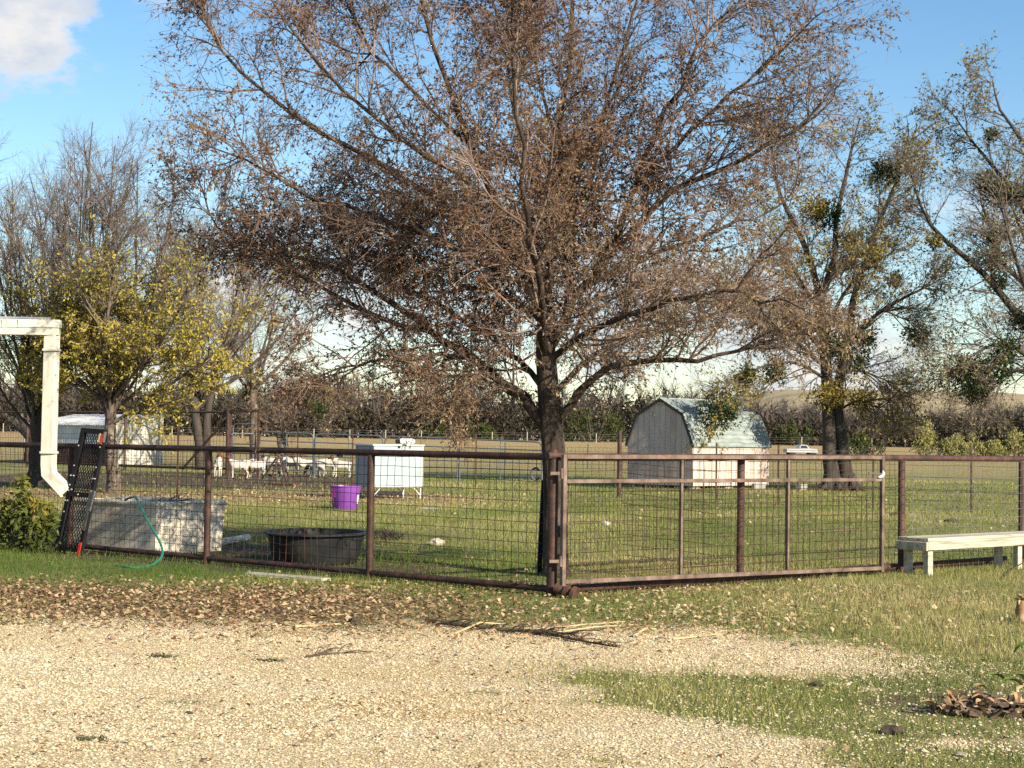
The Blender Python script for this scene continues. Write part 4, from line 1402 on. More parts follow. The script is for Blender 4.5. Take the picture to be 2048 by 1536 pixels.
    h = at(1071, 948, CORNER.y + .12)
    t = thing('horseshoe', 'dark open metal ring hooked on the wire beside the corner post', 'horseshoe', h)
    pts = [h + Vector((math.cos(a) * .042, 0.02 * math.cos(a), math.sin(a) * .056)) for a in np.linspace(R(35), R(325), 18)]
    MB().tube(pts, .011, 7).obj('ring', M['dull_grey'], t, True, True)
    # ---- bar leaning between fence and elm
    b0 = gp(1079, 1148)
    b1 = at(1088, 960, b0.y + .05)
    t = thing('leaning_bar', 'dark flat bar with a pale edge leaning against the elm trunk', 'bar', b0)
    MB().bar(b0, b1, .05, .03, up=(0, 1, 0)).obj('bar', M['black_metal'], t, True, bevel=.004)
    MB().tube([b0 + Vector((-.03, -.03, .02)), b1 + Vector((-.028, -.03, 0))], .005, 6).obj('edge_strip', M['wire_zinc'], t, True)
    # ---- spare wire panel standing behind the gate
    a = gp(1243, 1128)
    b = gp(1428, 1136)
    t = thing('livestock_hurdle', 'loose wire stock panel standing tilted behind the gate', 'hurdle', a)
    V, F = wire_grid(a, b, 0.02, 1.27, r=.0033, sp=.13)
    V = V.copy()
    sl_ = (V[:, 0] - a.x) / (b.x - a.x)
    V[:, 2] += .06 - .09 * sl_ + .03
    add_mesh(t, 'wire_grid', V, F, M['wire'])


fences()


# ------------------------------------------------------------------ things against the left fence
def left_things():
    # eave with gutter and downspout
    Y = 21.35
    gr = at(121, 656, Y)
    zt, zb = 2.90, 2.705
    zt = at(121, 640, Y).z
    zb = at(121, 671, Y).z
    x1 = gr.x
    x0 = x1 - 5.0
    t = thing('porch_roof', 'cream metal porch eave with gutter at the picture edge', 'roof', (x1 - 2.0, Y + .6, 0))
    zm = zb + (zt - zb) * .47
    # gutter section swept along x
    prof = [(0.0, zm + .0), (0.012, zt), (-0.10 + 0.0, zt)]
    MB().prism([(x0, Y - .075, zm), (x0, Y - .05, zt), (x0, Y + .06, zt), (x0, Y + .06, zm)], (x1 - x0, 0, 0)).obj('gutter', M['cream'], t, True, bevel=.006)
    MB().prism([(x0, Y - .066, zb), (x0, Y - .066, zm - .004), (x0, Y + .06, zm - .004), (x0, Y + .06, zb)], (x1 - x0 - .012, 0, 0)).obj('fascia', M['cream'], t, True, bevel=.004)
    MB().prism([(x0, Y + .07, zb + .015), (x0, Y + 1.05, zb + .07), (x0, Y + 1.05, zb + .12), (x0, Y + .07, zb + .075)], (x1 - x0 - .42, 0, 0)).obj('soffit', M['soffit'], t, True)
    MB().prism([(x0, Y + .07, zt - .02), (x0, Y + 1.1, zt + .08), (x0, Y + 1.1, zt + .11), (x0, Y + .07, zt + .01)], (x1 - x0 - .42, 0, 0)).obj('roof_sheet', M['cream'], t, True)
    for px_ in (x0 + .3, x0 + 2.6):
        MB().box((px_, Y + .5, (zb + .03) / 2), (.10, .10, zb + .03)).obj('post', M['cream'], t, True, bevel=.005)
    # downspout with two square elbows
    tp = at(104, 672, Y)
    bt = at(96, 935, Y - .02)
    w, d = .15, .105

    def spout(path, wx, wy):
        m = MB()
        ring = []
        for (p, ax) in path:
            ax = Vector(ax)
            ring.append([p + ax * wx * sx / 2 + Vector((0, 1, 0)) * wy * sy / 2 for sx, sy in ((-1, -1), (1, -1), (1, 1), (-1, 1))])
        vs_ = [v for r_ in ring for v in r_]
        fs = []
        for i in range(len(ring) - 1):
            for k in range(4):
                fs.append((i * 4 + k, i * 4 + (k + 1) % 4, i * 4 + 4 + (k + 1) % 4, i * 4 + 4 + k))
        m.add(vs_, fs)
        return m
    rotd = Matrix.Rotation(R(-28), 4, 'Z')
    e1 = at(132, 985, Y + .05)
    sp = spout([(tp + Vector((0, 0, .01)), (1, 0, 0)), (at(97, 928, Y), (1, 0, 0)), (at(99, 948, Y), (.95, 0, .36)), (e1, (.74, 0, .70))], .155, .11)
    # turn the square pipe a little so that two faces show
    cx, cy = tp.x, tp.y
    sp.V = [((v[0] - cx) + 0.32 * (v[1] - cy) + cx, v[1] - 0.22 * (v[0] - cx) * (1 if v[2] > 1.0 else 0) - 0, v[2]) for v in sp.V]
    sp.obj('downspout', M['cream'], t, True, bevel=.006)
    for py_ in (700, 905):
        c_ = at(104 - (py_ - 672) * .027, py_, Y)
        MB().box((c_.x + .004, Y - .006, c_.z), (.185, .165, .03), Matrix.Rotation(R(-8), 3, 'Z')).obj('strap', M['cream'], t, True, bevel=.003)
    for px_ in (40, 8):
        c_ = at(px_, 648, Y)
        MB().box((c_.x, Y - .068, (zt + zm) / 2), (.012, .02, zt - zm)).obj('gutter_joint', M['cream'], t, True)
    # festoon bulb and cord under the eave
    b = at(56, 684, Y + .25)
    t = thing('festoon_light', 'black string light bulb hanging under the porch eave', 'string light', b)
    MB().lathe([(0.0, -.06), (.018, -.055), (.027, -.03), (.022, 0), (.014, .02), (.014, .045), (0, .05)], 14, b).obj('bulb', M['black_metal'], t, True, True)
    MB().tube([at(-30, 676, Y + .25), at(8, 682, Y + .25), at(25, 681, Y + .25), b + Vector((0, 0, .05)), at(75, 677, Y + .25), at(98, 672, Y + .25)], .006, 6).obj('cord', M['black_metal'], t, True)
    MB().tube([at(12, 682, Y + .25), at(12, 705, Y + .25)], .007, 6).obj('drop_cord', M['black_metal'], t, True)
    # white concrete trough
    c = CORNER + DL * along(DL, 310)
    p0 = Vector((-4.47, 21.35, 0))
    p0 = gp(312, 1109)
    Lx, Wy, H = 1.62, 1.22, 0.655
    t = thing('water_trough', 'big white concrete water trough behind the wire fence', 'trough', (p0.x, p0.y, 0), math.atan2(DL.y, DL.x) + R(7))
    # local x along the fence (leftwards), local y towards the camera, so the trough lies in -y
    m = MB()
    k = .05

    def loop(ix, iy, z):
        return [(ix, -iy, z), (Lx - ix, -iy, z), (Lx - ix, -Wy + iy, z), (ix, -Wy + iy, z)]
    rings = [loop(.035, .035, -.02), loop(0.0, 0.0, H - .05), loop(-.012, -.012, H - .045), loop(0.0, 0.0, H), loop(.085, .085, H), loop(.11, .11, .12)]
    vs_ = [v for r_ in rings for v in r_]
    fs = [(i * 4 + q, i * 4 + (q + 1) % 4, i * 4 + 4 + (q + 1) % 4, i * 4 + 4 + q) for i in range(len(rings) - 1) for q in range(4)]
    fs.append((20, 21, 22, 23))
    m.add(vs_, fs).obj('basin', M['trough'], t, bevel=.02)
    MB().add(loop(.095, .095, H - .075), [(0, 1, 2, 3)]).obj('water', M['water'], t)
    # hay wisp on the trough rim
    hv = at(335, 1000, p0.y + .35)
    h = thing('hay_wisp', 'brown wisp of dry stalks caught on the trough rim', 'hay', hv)
    m = MB()
    for _ in range(26):
        a = Vector((random.uniform(-.2, .2), random.uniform(-.05, .05), random.uniform(-.03, .0)))
        m.tube([hv + a, hv + a + Vector((random.uniform(-.02, .16), random.uniform(-.05, .05), random.uniform(.0, .08)))], .004, 3)
    m.obj('stalks', M['stick_dark'], h, True)
    # green hose
    pts = [at(250, 1002, 21.2), at(262, 997, 21.1), at(272, 998, 20.95), at(282, 1018, 20.6), at(296, 1045, 20.3), at(312, 1072, 20.0), at(322, 1092, 19.8), at(325, 1108, 19.6), at(318, 1122, 19.3), gp(296, 1135), gp(262, 1137), gp(230, 1133)]
    q, _ = resample([tuple(p) for p in pts], [1] * len(pts), 46)
    t = thing('garden_hose', 'green garden hose looping from the trough down to the grass', 'hose', gp(262, 1137))
    MB().tube([Vector(v) + Vector((0, 0, .012)) for v in q], .014, 8).obj('hose', M['hose'], t, True, True)
    # black rubber stock tank
    c = gp(620, 1132)
    t = thing('stock_tank', 'low black rubber stock tank behind the wire fence', 'tank', c + Vector((0, .55, 0)))
    H = .37
    pr = [(0.0, 0.0), (.80, 0.0), (.84, .02), (.955, H - .05), (.975, H - .045), (1.0, H - .03), (1.01, H - .01), (1.0, H), (.95, H), (.935, H - .02), (.82, .05), (.80, .035), (0, .03)]
    MB().lathe(pr, 44, (0, 0, 0), .595, .70).obj('tank', M['rubber'], t, smooth=True)
    MB().lathe([(1.012, H - .028), (1.03, H - .022), (1.03, H - .006), (1.012, H + .002), (.94, H + .002)], 44, (0, 0, 0), .60, .705).obj('rim', M['rubber'], t, smooth=True)
    # loose plank before the tank
    a, b = gp(500, 1152), gp(652, 1164)
    t = thing('grey_board', 'weathered grey board lying under the fence by the black tank', 'board', a)
    MB().bar(a + Vector((0, 0, .022)), b + Vector((0, 0, .022)), .16, .035).obj('board', M['wood_grey'], t, True, bevel=.004)
    # pale log beside the trough
    a, b = gp(448, 1090), gp(496, 1082)
    t = thing('pale_pipe', 'short pale pipe on the dirt beside the white trough', 'pipe', a)
    MB().tube([a + Vector((0, 0, .05)), b + Vector((0, 0, .05))], .05, 12).obj('pipe', M['trough'], t, True, True)


left_things()


def ramp():
    """folding loading ramp leaning on the fence beside the downspout"""
    def on(px_, py_, off):
        # point in the plane parallel to the fence, off metres towards the yard
        d = ray(px_, py_)
        o = CORNER + NL * off
        tt = (o - Vector((0, 0, EYE))).dot(NL) / d.dot(NL)
        return Vector((0, 0, EYE)) + d * tt
    BL, BR = on(113, 1106, .30), on(160, 1112, .30)
    TL, TR = on(169, 857, .08), on(211, 860, .08)
    t = thing('loading_ramp', 'black mesh loading ramp with red reflectors leaning on the fence', 'ramp', (BL.x, BL.y, 0))
    nrm_ = (TR - TL).cross(BL - TL).normalized()
    if nrm_.dot(NL) < 0:
        nrm_ = -nrm_
    MB().bar(BL, TL, .085, .05, up=nrm_).obj('side_rail', M['black_metal'], t, True, bevel=.004)
    MB().bar(BR, TR, .062, .05, up=nrm_).obj('side_rail', M['black_metal'], t, True, bevel=.004)

    def q(u, v):
        return (BL.lerp(BR, u)).lerp(TL.lerp(TR, u), v)
    MB().bar(q(-.05, .985), q(1.0, .985), .055, .045, up=nrm_).obj('cross_bar', M['black_metal'], t, True)
    MB().bar(q(.05, .475), q(.98, .475), .06, .045, up=nrm_).obj('cross_bar', M['black_metal'], t, True)
    MB().bar(q(.02, .04), q(.95, .04), .05, .045, up=nrm_).obj('cross_bar', M['black_metal'], t, True)
    P = []
    n = 44
    asp = (BR - BL).length / (TL - BL).length
    st = 2.0 / n
    for sgn in (1, -1):
        for i in range(-n, 2 * n):
            v0 = i * st
            v1 = v0 + asp * 2.0 * 0.62
            u0, u1 = 0.0, 1.0
            a_, b_ = v0, v1
            if b_ <= 0.04 or a_ >= 0.985:
                continue
            lo, hi = max(a_, .04), min(b_, .985)
            ua, ub = (lo - a_) / (b_ - a_), (hi - a_) / (b_ - a_)
            if sgn < 0:
                ua, ub = 1 - ua, 1 - ub
            P.append([tuple(q(ua, lo)), tuple(q(ub, hi))])
    P = np.array(P)
    V, F = tubes(P, np.full(P.shape[:2], .0052), 4)
    add_mesh(t, 'mesh_deck', V, F, M['black_metal'])
    o = nrm_ * .028
    MB().bar(q(.99, .885) + o, q(1.0, .965) + o, .05, .008, up=nrm_).obj('red_reflector', M['reflector_red'], t, True)
    MB().bar(q(.87, .90) + o, q(.88, .968) + o, .022, .008, up=nrm_).obj('yellow_reflector', M['reflector_yellow'], t, True)
    MB().bar(q(1.06, .90) + o * .6, q(1.05, .985) + o * .6, .03, .03, up=nrm_).obj('end_cap', M['dull_grey'], t, True)
    MB().bar(q(.99, .0) + o, q(.99, .105) + o, .05, .008, up=nrm_).obj('red_reflector', M['reflector_red'], t, True)
    MB().bar(q(1.0, .36) + o * .7, q(1.05, .52) + o * .7, .10, .02, up=nrm_).bar(q(1.0, .20) + o * .7, q(1.0, .36) + o * .7, .055, .02, up=nrm_).obj('grey_tape', M['dull_grey'], t, True)
    for (u, v) in [(.0, .86), (.0, .70), (-.05, .62), (.08, .62), (0, .545), (0, .50), (.12, .51), (.45, .475), (-.05, .42), (.05, .42), (0, .33), (1, .86), (1, .70), (.96, .61), (1.05, .61), (1.0, .51)]:
        p = q(u, v)
        MB().tube([p + nrm_ * .022, p + nrm_ * .036], .010, 8).obj('bolt', M['bolt_zinc'], t, True)


ramp()


# ------------------------------------------------------------------ paddock things
def cabinet():
    p = at(745, 1000, 41.0)
    p = onground(p)
    t = thing('cabinet', 'pale blue white metal cabinet on thin legs in the paddock', 'cabinet', p, R(31))
    W, D, z0, z1 = 1.36, 0.98, .30, 1.30
    MB().box((W / 2, D / 2, (z0 + z1) / 2), (W, D, z1 - z0)).obj('body', M['cabinet_blue'], t, bevel=.01)
    MB().box((W * .5, -.012, (z0 + z1) / 2), (W * .985, .02, z1 - z0 - .02)).obj('front_panel', M['cabinet_front'], t, bevel=.006)
    MB().box((W - .035, -.026, (z0 + z1) / 2), (.06, .012, z1 - z0 - .01)).obj('edge_strip', M['cabinet_white'], t)
    MB().box((W * .5, -.026, z0 + .03), (W * .9, .012, .05)).obj('bottom_strip', M['cabinet_white'], t)
    MB().box((W / 2, D / 2, z1 + .02), (W + .06, D + .06, .04)).obj('lid', M['cabinet_white'], t, bevel=.008)
    MB().box((W * .5, -.035, z1 - .02), (.05, .03, .05)).obj('latch', M['black_metal'], t)
    for x in (.04, W - .04):
        for y in (.04, D - .04):
            MB().bar((x, y, z0 + .02), (x - .01, y, -.03), .03, .03, up=(0, 1, 0)).obj('leg', M['cabinet_white'], t)
            s = 1 if x < .5 else -1
            MB().bar((x + .20 * s, y, z0), (x + .01 * s, y, .10), .02, .02, up=(0, 1, 0)).obj('brace', M['cabinet_white'], t)
    # carton lying on it
    q = p + Matrix.Rotation(R(31), 3, 'Z') @ Vector((W * .86, D * .5, z1 + .04))
    t = thing('white_jug', 'white plastic jug lying on top of the pale cabinet', 'jug', q, R(20))
    MB().tube([(-.20, 0, .075), (-.16, 0, .075), (.12, 0, .075), (.19, 0, .07)], [.05, .075, .075, .045], 14).obj('jug_body', M['label_white'], t, smooth=True)
    MB().tube([(-.29, 0, .07), (-.19, 0, .072)], [.05, .055], 12).obj('cap', M['black_metal'], t, smooth=True)
    # timber sleeper under the cabinet
    a, b = gp(715, 990), gp(812, 993)
    t = thing('dark_sleeper', 'dark timber lying on the grass under the pale cabinet', 'timber', a)
    MB().bar(a + Vector((0, 0, .06)), b + Vector((0, 0, .06)), .2, .14).obj('timber', M['wood_dark'], t, True, bevel=.01)


cabinet()


def tub():
    p = gp(688, 1020)
    c = p + Vector((0, .24, 0))
    c.z = float(gz(c.x, c.y))
    t = thing('purple_tub', 'bright purple plastic tub standing on the paddock grass', 'tub', c)
    H, r0, r1 = .50, .255, .315
    MB().lathe([(0, 0), (r0, 0), (r0 + .008, .01), (r1, H - .03), (r1 + .015, H - .028), (r1 + .018, H), (r1 - .004, H), (r1 - .012, H - .03), (r0 - .008, .02), (0, .015)], 48).obj('bucket', M['purple'], t, smooth=True)

    def patch(a0, a1, z0, z1, name, mat, n=10):
        m = MB()
        vs_, fs = [], []
        for i in range(n + 1):
            a = R(a0 + (a1 - a0) * i / n)
            for z in (z0, z1):
                r = r0 + .006 + (r1 - r0) * z / H
                vs_.append((r * math.cos(a), r * math.sin(a), z))
        for i in range(n):
            fs.append((2 * i, 2 * i + 2, 2 * i + 3, 2 * i + 1))
        m.add(vs_, fs).obj(name, mat, t, smooth=True)
    patch(-28, -12, .13, .31, 'white_label', M['label_white'])
    patch(-150, -128, .26, .46, 'pink_print', M['pink_print'])
    patch(-168, -150, .24, .44, 'pink_print', M['pink_print'])
    patch(-152, -140, .14, .24, 'orange_print', M['orange_print'])


tub()


def shed():
    p = gp(1385, 976)
    p = onground(at(1385, 976, 54.2))
    t = thing('gambrel_shed', 'small barn shaped shed with pale boards and grey green shingle roof', 'shed', p, R(44))
    W, L, ze, zb, zp, b = 2.77, 3.92, 1.48, 2.39, 2.88, 0.43
    base = .12

    def prof(y):
        y = min(max(y, 0), W)
        m = min(y, W - y)
        if m < b:
            return ze + (zb - ze) * m / b
        return zb + (zp - zb) * (m - b) / (W / 2 - b)
    core = [(0.02, 0.02, base), (0.02, W - .02, base), (0.02, W - .02, ze - .03), (0.02, W - b, zb - .03), (0.02, W / 2, zp - .03), (0.02, b, zb - .03), (0.02, .02, ze - .03)]
    MB().prism(core, (L - .04, 0, 0)).obj('wall_core', M['shed_core'], t)
    # gable boards on both ends
    n = 12
    for xw, dx in ((0.0, -1), (L, 1)):
        for i in range(n):
            y0, y1 = W * i / n + .006, W * (i + 1) / n - .006
            ys = [y0] + [v for v in (b, W / 2, W - b) if y0 < v < y1] + [y1]
            poly = [(xw, y1, base - .03), (xw, y0, base - .03)] + [(xw, y, prof(y) - .035) for y in ys]
            MB().prism(poly, (dx * random.uniform(.016, .022), 0, 0)).obj('plank', M['shed_wall'], t)
    n = 20
    for yw, dy in ((0.0, -1), (W, 1)):
        for i in range(n):
            x0, x1 = L * i / n + .006, L * (i + 1) / n - .006
            MB().prism([(x0, yw, base - .03), (x1, yw, base - .03), (x1, yw, ze - .02), (x0, yw, ze - .02)], (0, dy * random.uniform(.016, .022), 0)).obj('plank', M['shed_wall'], t)
    roof = MB()
    rp = [(-.03, -.06, ze - .12), (-.03, b - .01, zb), (-.03, W / 2, zp), (-.03, W - b + .01, zb), (-.03, W + .06, ze - .12)]
    lowr = [(q_[0], q_[1], q_[2] - .03) for q_ in rp]
    ro = roof.prism(rp + lowr[::-1], (L + .06, 0, 0)).obj('roof', M['shingle'], t)
    # shingle courses, each lapping the one below
    segs = [((-.075, ze - .14), (b - .012, zb + .01), 8), ((b - .02, zb + .012), (W / 2, zp + .012), 6)]
    for side in (0, 1):
        for (ya, za), (yb, zb_), k in segs:
            for i in range(k):
                f0, f1 = i / k, (i + 1.12) / k if i < k - 1 else 1.0
                y0, z0 = ya + (yb - ya) * f0, za + (zb_ - za) * f0
                y1, z1 = ya + (yb - ya) * f1, za + (zb_ - za) * f1
                nx, nz = -(zb_ - za), (yb - ya)
                ll = math.hypot(nx, nz)
                nx, nz = nx / ll, nz / ll
                th0, th1 = .028, .006
                quad = [(y0, z0), (y1, z1), (y1 + nx * th1, z1 + nz * th1), (y0 + nx * th0, z0 + nz * th0)]
                if side:
                    quad = [(W - y, z) for y, z in quad]
                MB().prism([(-.05, y, z) for y, z in quad], (L + .10, 0, 0)).obj('shingle_course', M['shingle'], ro)
    MB().tube([(-.06, W / 2, zp + .012), (L + .06, W / 2, zp + .012)], .035, 8).obj('ridge_cap', M['shingle'], ro)
    # dark rake boards
    for xw in (-.055, L + .055):
        m = MB()
        for (a_, c_) in zip(rp[:-1], rp[1:]):
            m.bar((xw, a_[1], a_[2] - .02), (xw, c_[1], c_[2] - .02), .03, .09)
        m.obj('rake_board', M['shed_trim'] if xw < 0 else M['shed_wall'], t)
    for x in (.3, L / 2, L - .3):
        for y in (.2, W - .2):
            MB().box((x, y, base / 2 - .03), (.4, .2, base + .05)).obj('foundation_block', M['block'], t)
    MB().box((-.03, .05, ze + .02), (.03, .10, .12)).obj('eave_bracket', M['shed_trim'], t)
    # blocks lying by the wall
    for i, (x, y, lab) in enumerate([(1517, 979, 'grey concrete block leaning at the sunlit shed wall'), (1603, 980, 'pale block on the grass between the shed and the twin trunks')]):
        q = gp(x, y)
        tag(MB().box((0, 0, .09), (.40, .2, .2)).obj('concrete_block', M['block'], None), lab, 'block')
        o = bpy.data.objects['concrete_block' if i == 0 else 'concrete_block.001']
        o.location = q
        o.rotation_euler = (0, 0, R(20 + 30 * i))


shed()


def shelter():
    p = onground(at(225, 930, 82))
    t = thing('tin_shelter', 'low white tin livestock shelter behind the rusty pipe fence', 'shelter', p, R(50))
    W, L = 7.4, 3.0        # W along local y (left), L along local x (right, back)
    zl, zh = 1.95, 2.46
    # corrugated left front wall: upper tin, lower rusty boards
    def sheet(u0, u1, fn, n, amp=.018, per=.16):
        vs_, fs = [], []
        for i in range(n + 1):
            u = u0 + (u1 - u0) * i / n
            lo, hi = fn(u, amp * math.sin(u / per * 6.283))
            vs_ += [lo, hi]
        for i in range(n):
            fs.append((2 * i, 2 * i + 2, 2 * i + 3, 2 * i + 1))
        return MB().add(vs_, fs)
    sheet(0, W, lambda u, w: ((w, u, .95), (w, u, zl)), 180).obj('front_sheet', M['tin'], t, smooth=True)
    for i in range(4):
        MB().box((.04, W * (i + .5) / 4, .30 + .0), (.05, W / 4 - .03, .42)).obj('plank', M['rust_sheet'], t)
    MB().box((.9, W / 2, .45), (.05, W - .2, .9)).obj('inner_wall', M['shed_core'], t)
    n = 11
    for i in range(n):
        x0, x1 = L * i / n + .012, L * (i + 1) / n - .012
        z0, z1 = zl + (zh - zl) * x0 / L - .02, zl + (zh - zl) * x1 / L - .02
        MB().prism([(x0, 0, .02), (x1, 0, .02), (x1, 0, z1), (x0, 0, z0)], (0, -.03, 0)).obj('plank', M['tin_cream'], t)
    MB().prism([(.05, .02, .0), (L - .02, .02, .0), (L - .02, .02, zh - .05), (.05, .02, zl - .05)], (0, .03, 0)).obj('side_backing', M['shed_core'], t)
    MB().box((L, W / 2, zh / 2), (.04, W, zh - .06)).obj('back_wall', M['tin'], t)
    sheet(-.15, W + .15, lambda u, w: ((-.22, u, zl - .035 + w), (L + .12, u, zh + .035 + w)), 200, .02, .20).obj('roof_sheet', M['tin'], t, smooth=True)
    MB().box((L + .10, W / 2, zh + .02), (.06, W + .3, .05)).obj('ridge_beam', M['tin_cream'], t)
    for y in (.1, W * .5, W - .1):
        MB().box((.08, y, zl / 2), (.1, .1, zl - .04)).obj('post', M['wood_dark'], t)


shelter()


def back_fences():
    # tall rusty pipe fence
    a = onground(at(-60, 932, 78))
    b = onground(at(458, 948, 66))
    t = thing('tall_pipe_fence', 'tall thin rusty pipe fence in front of the tin shelter', 'fence', a)
    zt = 2.42
    d = (b - a)

    def at_px(px):
        s = (px - 1024) / F_PX
        k = (s * a.y - a.x) / (d.x - s * d.y)
        return a + d * k
    MB().tube([a + Vector((0, 0, zt - a.z)), b + Vector((0, 0, zt - b.z))], .045, 10).obj('top_rail', M['rust_red'], t, True, True)
    MB().tube([a + Vector((0, 0, .22)), b + Vector((0, 0, .22))], .045, 10).obj('bottom_rail', M['rust_red'], t, True, True)
    for px in (-40, 57, 252, 458):
        p = onground(at_px(px))
        MB().tube([p + Vector((0, 0, -.1)), p + Vector((0, 0, zt + (.12 if px == 458 else -.02)))], .055 if px != 458 else .085, 12).obj('post', M['rust_red'], t, True, True)
    p, q_ = at_px(368), at_px(452)
    MB().tube([p + Vector((0, 0, .15)), q_ + Vector((0, 0, zt - .32))], .05, 10).obj('brace', M['rust_red'], t, True, True)
    V, F = wire_grid(a, b, .2, 1.5, r=.006, sp=.2, off=Vector((0, .06, 0)))
    add_mesh(t, 'wire_mesh', V, F, M['wire'])
    # square pipe door frame with walk gate
    l, r = onground(at(459, 950, 64)), onground(at(515, 950, 63.2))
    t = thing('door_frame', 'dark square pipe walk-through frame at the goat pen', 'frame', l)
    zt = at(459, 822, 64).z
    for p in (l, r):
        MB().bar(p + Vector((0, 0, -.05)), p + Vector((0, 0, zt - .06)), .10, .10, up=(0, 1, 0)).obj('upright', M['rust_dark'] if p is r else M['rust_red'], t, True)
    MB().bar(l + Vector((-.05, 0, zt - l.z)), r + Vector((.05, 0, zt - r.z)), .10, .11).obj('lintel', M['rust_dark'], t, True)
    t = thing('walk_gate', 'small white topped tube gate inside the dark pipe frame', 'gate', l)
    u = (r - l).normalized()
    g0, g1 = l + u * .14, r - u * .14
    zz = at(480, 848, 64).z

    def G(s, z):
        v = g0.lerp(g1, s)
        return Vector((v.x, v.y, z))
    MB().tube([G(0, .15), G(0, zz - .15), G(.06, zz - .04), G(.16, zz), G(.84, zz), G(.94, zz - .04), G(1, zz - .15), G(1, .15)], .028, 8).obj('gate_frame', M['panel_grey'], t, True, True)
    for z in (zz - .36, zz - .75, .85, .5, .16):
        MB().tube([G(0, z), G(1, z)], .024, 8).obj('rail', M['cabinet_white'] if z > 1.3 else M['panel_grey'], t, True, True)
    # corral panels round the pen
    cols = [(519, 626), (629, 765), (769, 915), (919, 1084)]
    labs = ['grey tube corral panel nearest the pipe door frame', 'grey tube corral panel behind the rusty stand and goats', 'grey tube corral panel passing behind the pale cabinet', 'grey tube corral panel ending at the big elm trunk']
    for (xa, xb), lab in zip(cols, labs):
        Ya, Yb = 63.5 - (xa - 519) * .0085, 63.5 - (xb - 519) * .0085
        za = 1.67 - (xa - 519) * .00042
        zb = 1.67 - (xb - 519) * .00042
        A, B = onground(at(xa, 950, Ya)), onground(at(xb, 950, Yb))
        t = thing('corral_panel', lab, 'panel', A, group='corral panels round the goat pen')

        def Q(s, f):
            v = A.lerp(B, s)
            return Vector((v.x, v.y, f * (za + (zb - za) * s)))
        rr = .03
        pts = [Q(0, .0), Q(0, .86), Q(.012, .94), Q(.04, .985), Q(.08, 1.0), Q(.92, 1.0), Q(.96, .985), Q(.988, .94), Q(1, .86), Q(1, .0)]
        MB().tube(pts, rr, 8).obj('panel_frame', M['panel_grey'], t, True, True)
        for f in (.80, .64, .48, .32, .16):
            MB().tube([Q(0, f), Q(1, f)], .024, 6).obj('rail', M['panel_grey'], t, True, True)
        MB().tube([Q(.5, .02), Q(.5, .98)], .022, 6).obj('stay', M['panel_grey'], t, True, True)
    # steel posts beside the panels and along the paddock
    posts = [(594, 966, 846, 'thin dark steel post behind the rusty stand'), (704, 968, 856, 'thin dark steel post beside the pale cabinet'), (823, 968, 866, 'thin dark steel post rising behind the white jug'),
             (951, 978, 866, 'thin dark steel post before the last corral panel'), (354, 998, 852, 'dark steel post between the yellow elm and the trough')]
    for x, yb, yt, lab in posts:
        p = gp(x, yb)
        t = thing('steel_post', lab, 'post', p, group='steel posts in the paddock')
        zt = at(x, yt, p.y).z
        MB().bar(p + Vector((0, 0, -.1)), Vector((p.x, p.y, zt)), .045, .012, up=(0, 1, 0)).bar(p + Vector((0, .025, -.1)), Vector((p.x, p.y + .025, zt)), .012, .045, up=(0, 1, 0)).obj('t_bar', M['wire'], t, True)
    # electric fence across the paddock, right part
    tops = [(1238, 995, 862), (1432, 1006, 886), (1556, 1010, 890), (1746, 1016, 890), (1942, 1026, 896), (2140, 1034, 900)]
    pp = [gp(x, y) for x, y, _ in tops]
    t = thing('wire_fence', 'thin post and wire fence crossing the paddock before the shed', 'fence', pp[0])
    for i, (p, (x, _, yt)) in enumerate(zip(pp, tops)):
        zt = at(x, yt, p.y).z
        if i == 0:
            MB().tube([p + Vector((0, 0, -.1)), Vector((p.x, p.y, zt))], .06, 12).obj('pipe_post', M['rust_red'], t, True, True)
        else:
            MB().bar(p + Vector((0, 0, -.1)), Vector((p.x, p.y, zt)), .045, .012, up=(0, 1, 0)).bar(p + Vector((0, .025, -.1)), Vector((p.x, p.y + .025, zt)), .012, .045, up=(0, 1, 0)).obj('steel_post', M['wire'], t, True)
    for z in (.25, .5, .78, 1.05, 1.35):
        m = MB()
        for a_, b_ in zip(pp[:-1], pp[1:]):
            a2, b2 = a_ + Vector((0, -.03, z)), b_ + Vector((0, -.03, z))
            mid = (a2 + b2) / 2 - Vector((0, 0, .015))
            m.tube([a2, mid, b2], .0045, 4, cap=False)
        m.obj('strand', M['wire_zinc'], t, True)
    # mesh fence on the field side from the elm to the shed
    a, b = onground(at(930, 900, 92)), onground(at(1262, 905, 88))
    t = thing('field_fence', 'fine mesh field fence between the elm and the shed', 'fence', a)
    V, F = wire_grid(a, b, .05, 1.15, r=.006, sp=.22)
    add_mesh(t, 'wire_mesh', V, F, M['wire'])
    for k in range(5):
        p = onground(a.lerp(b, k / 4))
        MB().tube([p + Vector((0, 0, -.1)), p + Vector((0, 0, 1.3))], .035, 8).obj('post', M['wood_dark'], t, True, True)
    # far fence with pale stakes along the wood
    t = thing('far_fence', 'row of tiny pale stakes of a fence along the far wood', 'fence', onground((-40, 215, 0)))
    for i in range(26):
        x = -64 + i * 4.4
        p = onground((x, 214 + 4 * math.sin(x * .05), 0))
        MB().tube([p + Vector((0, 0, -.1)), p + Vector((0, 0, 1.25))], .06, 6).obj('stake', M['wood_pale'], t, True)
    for z in (.5, .9, 1.15):
        MB().tube([onground((-64 + i * 4.4, 214 + 4 * math.sin((-64 + i * 4.4) * .05), 0)) + Vector((0, 0, z)) for i in range(26)], .012, 4).obj('strand', M['wire_zinc'], t, True)


back_fences()


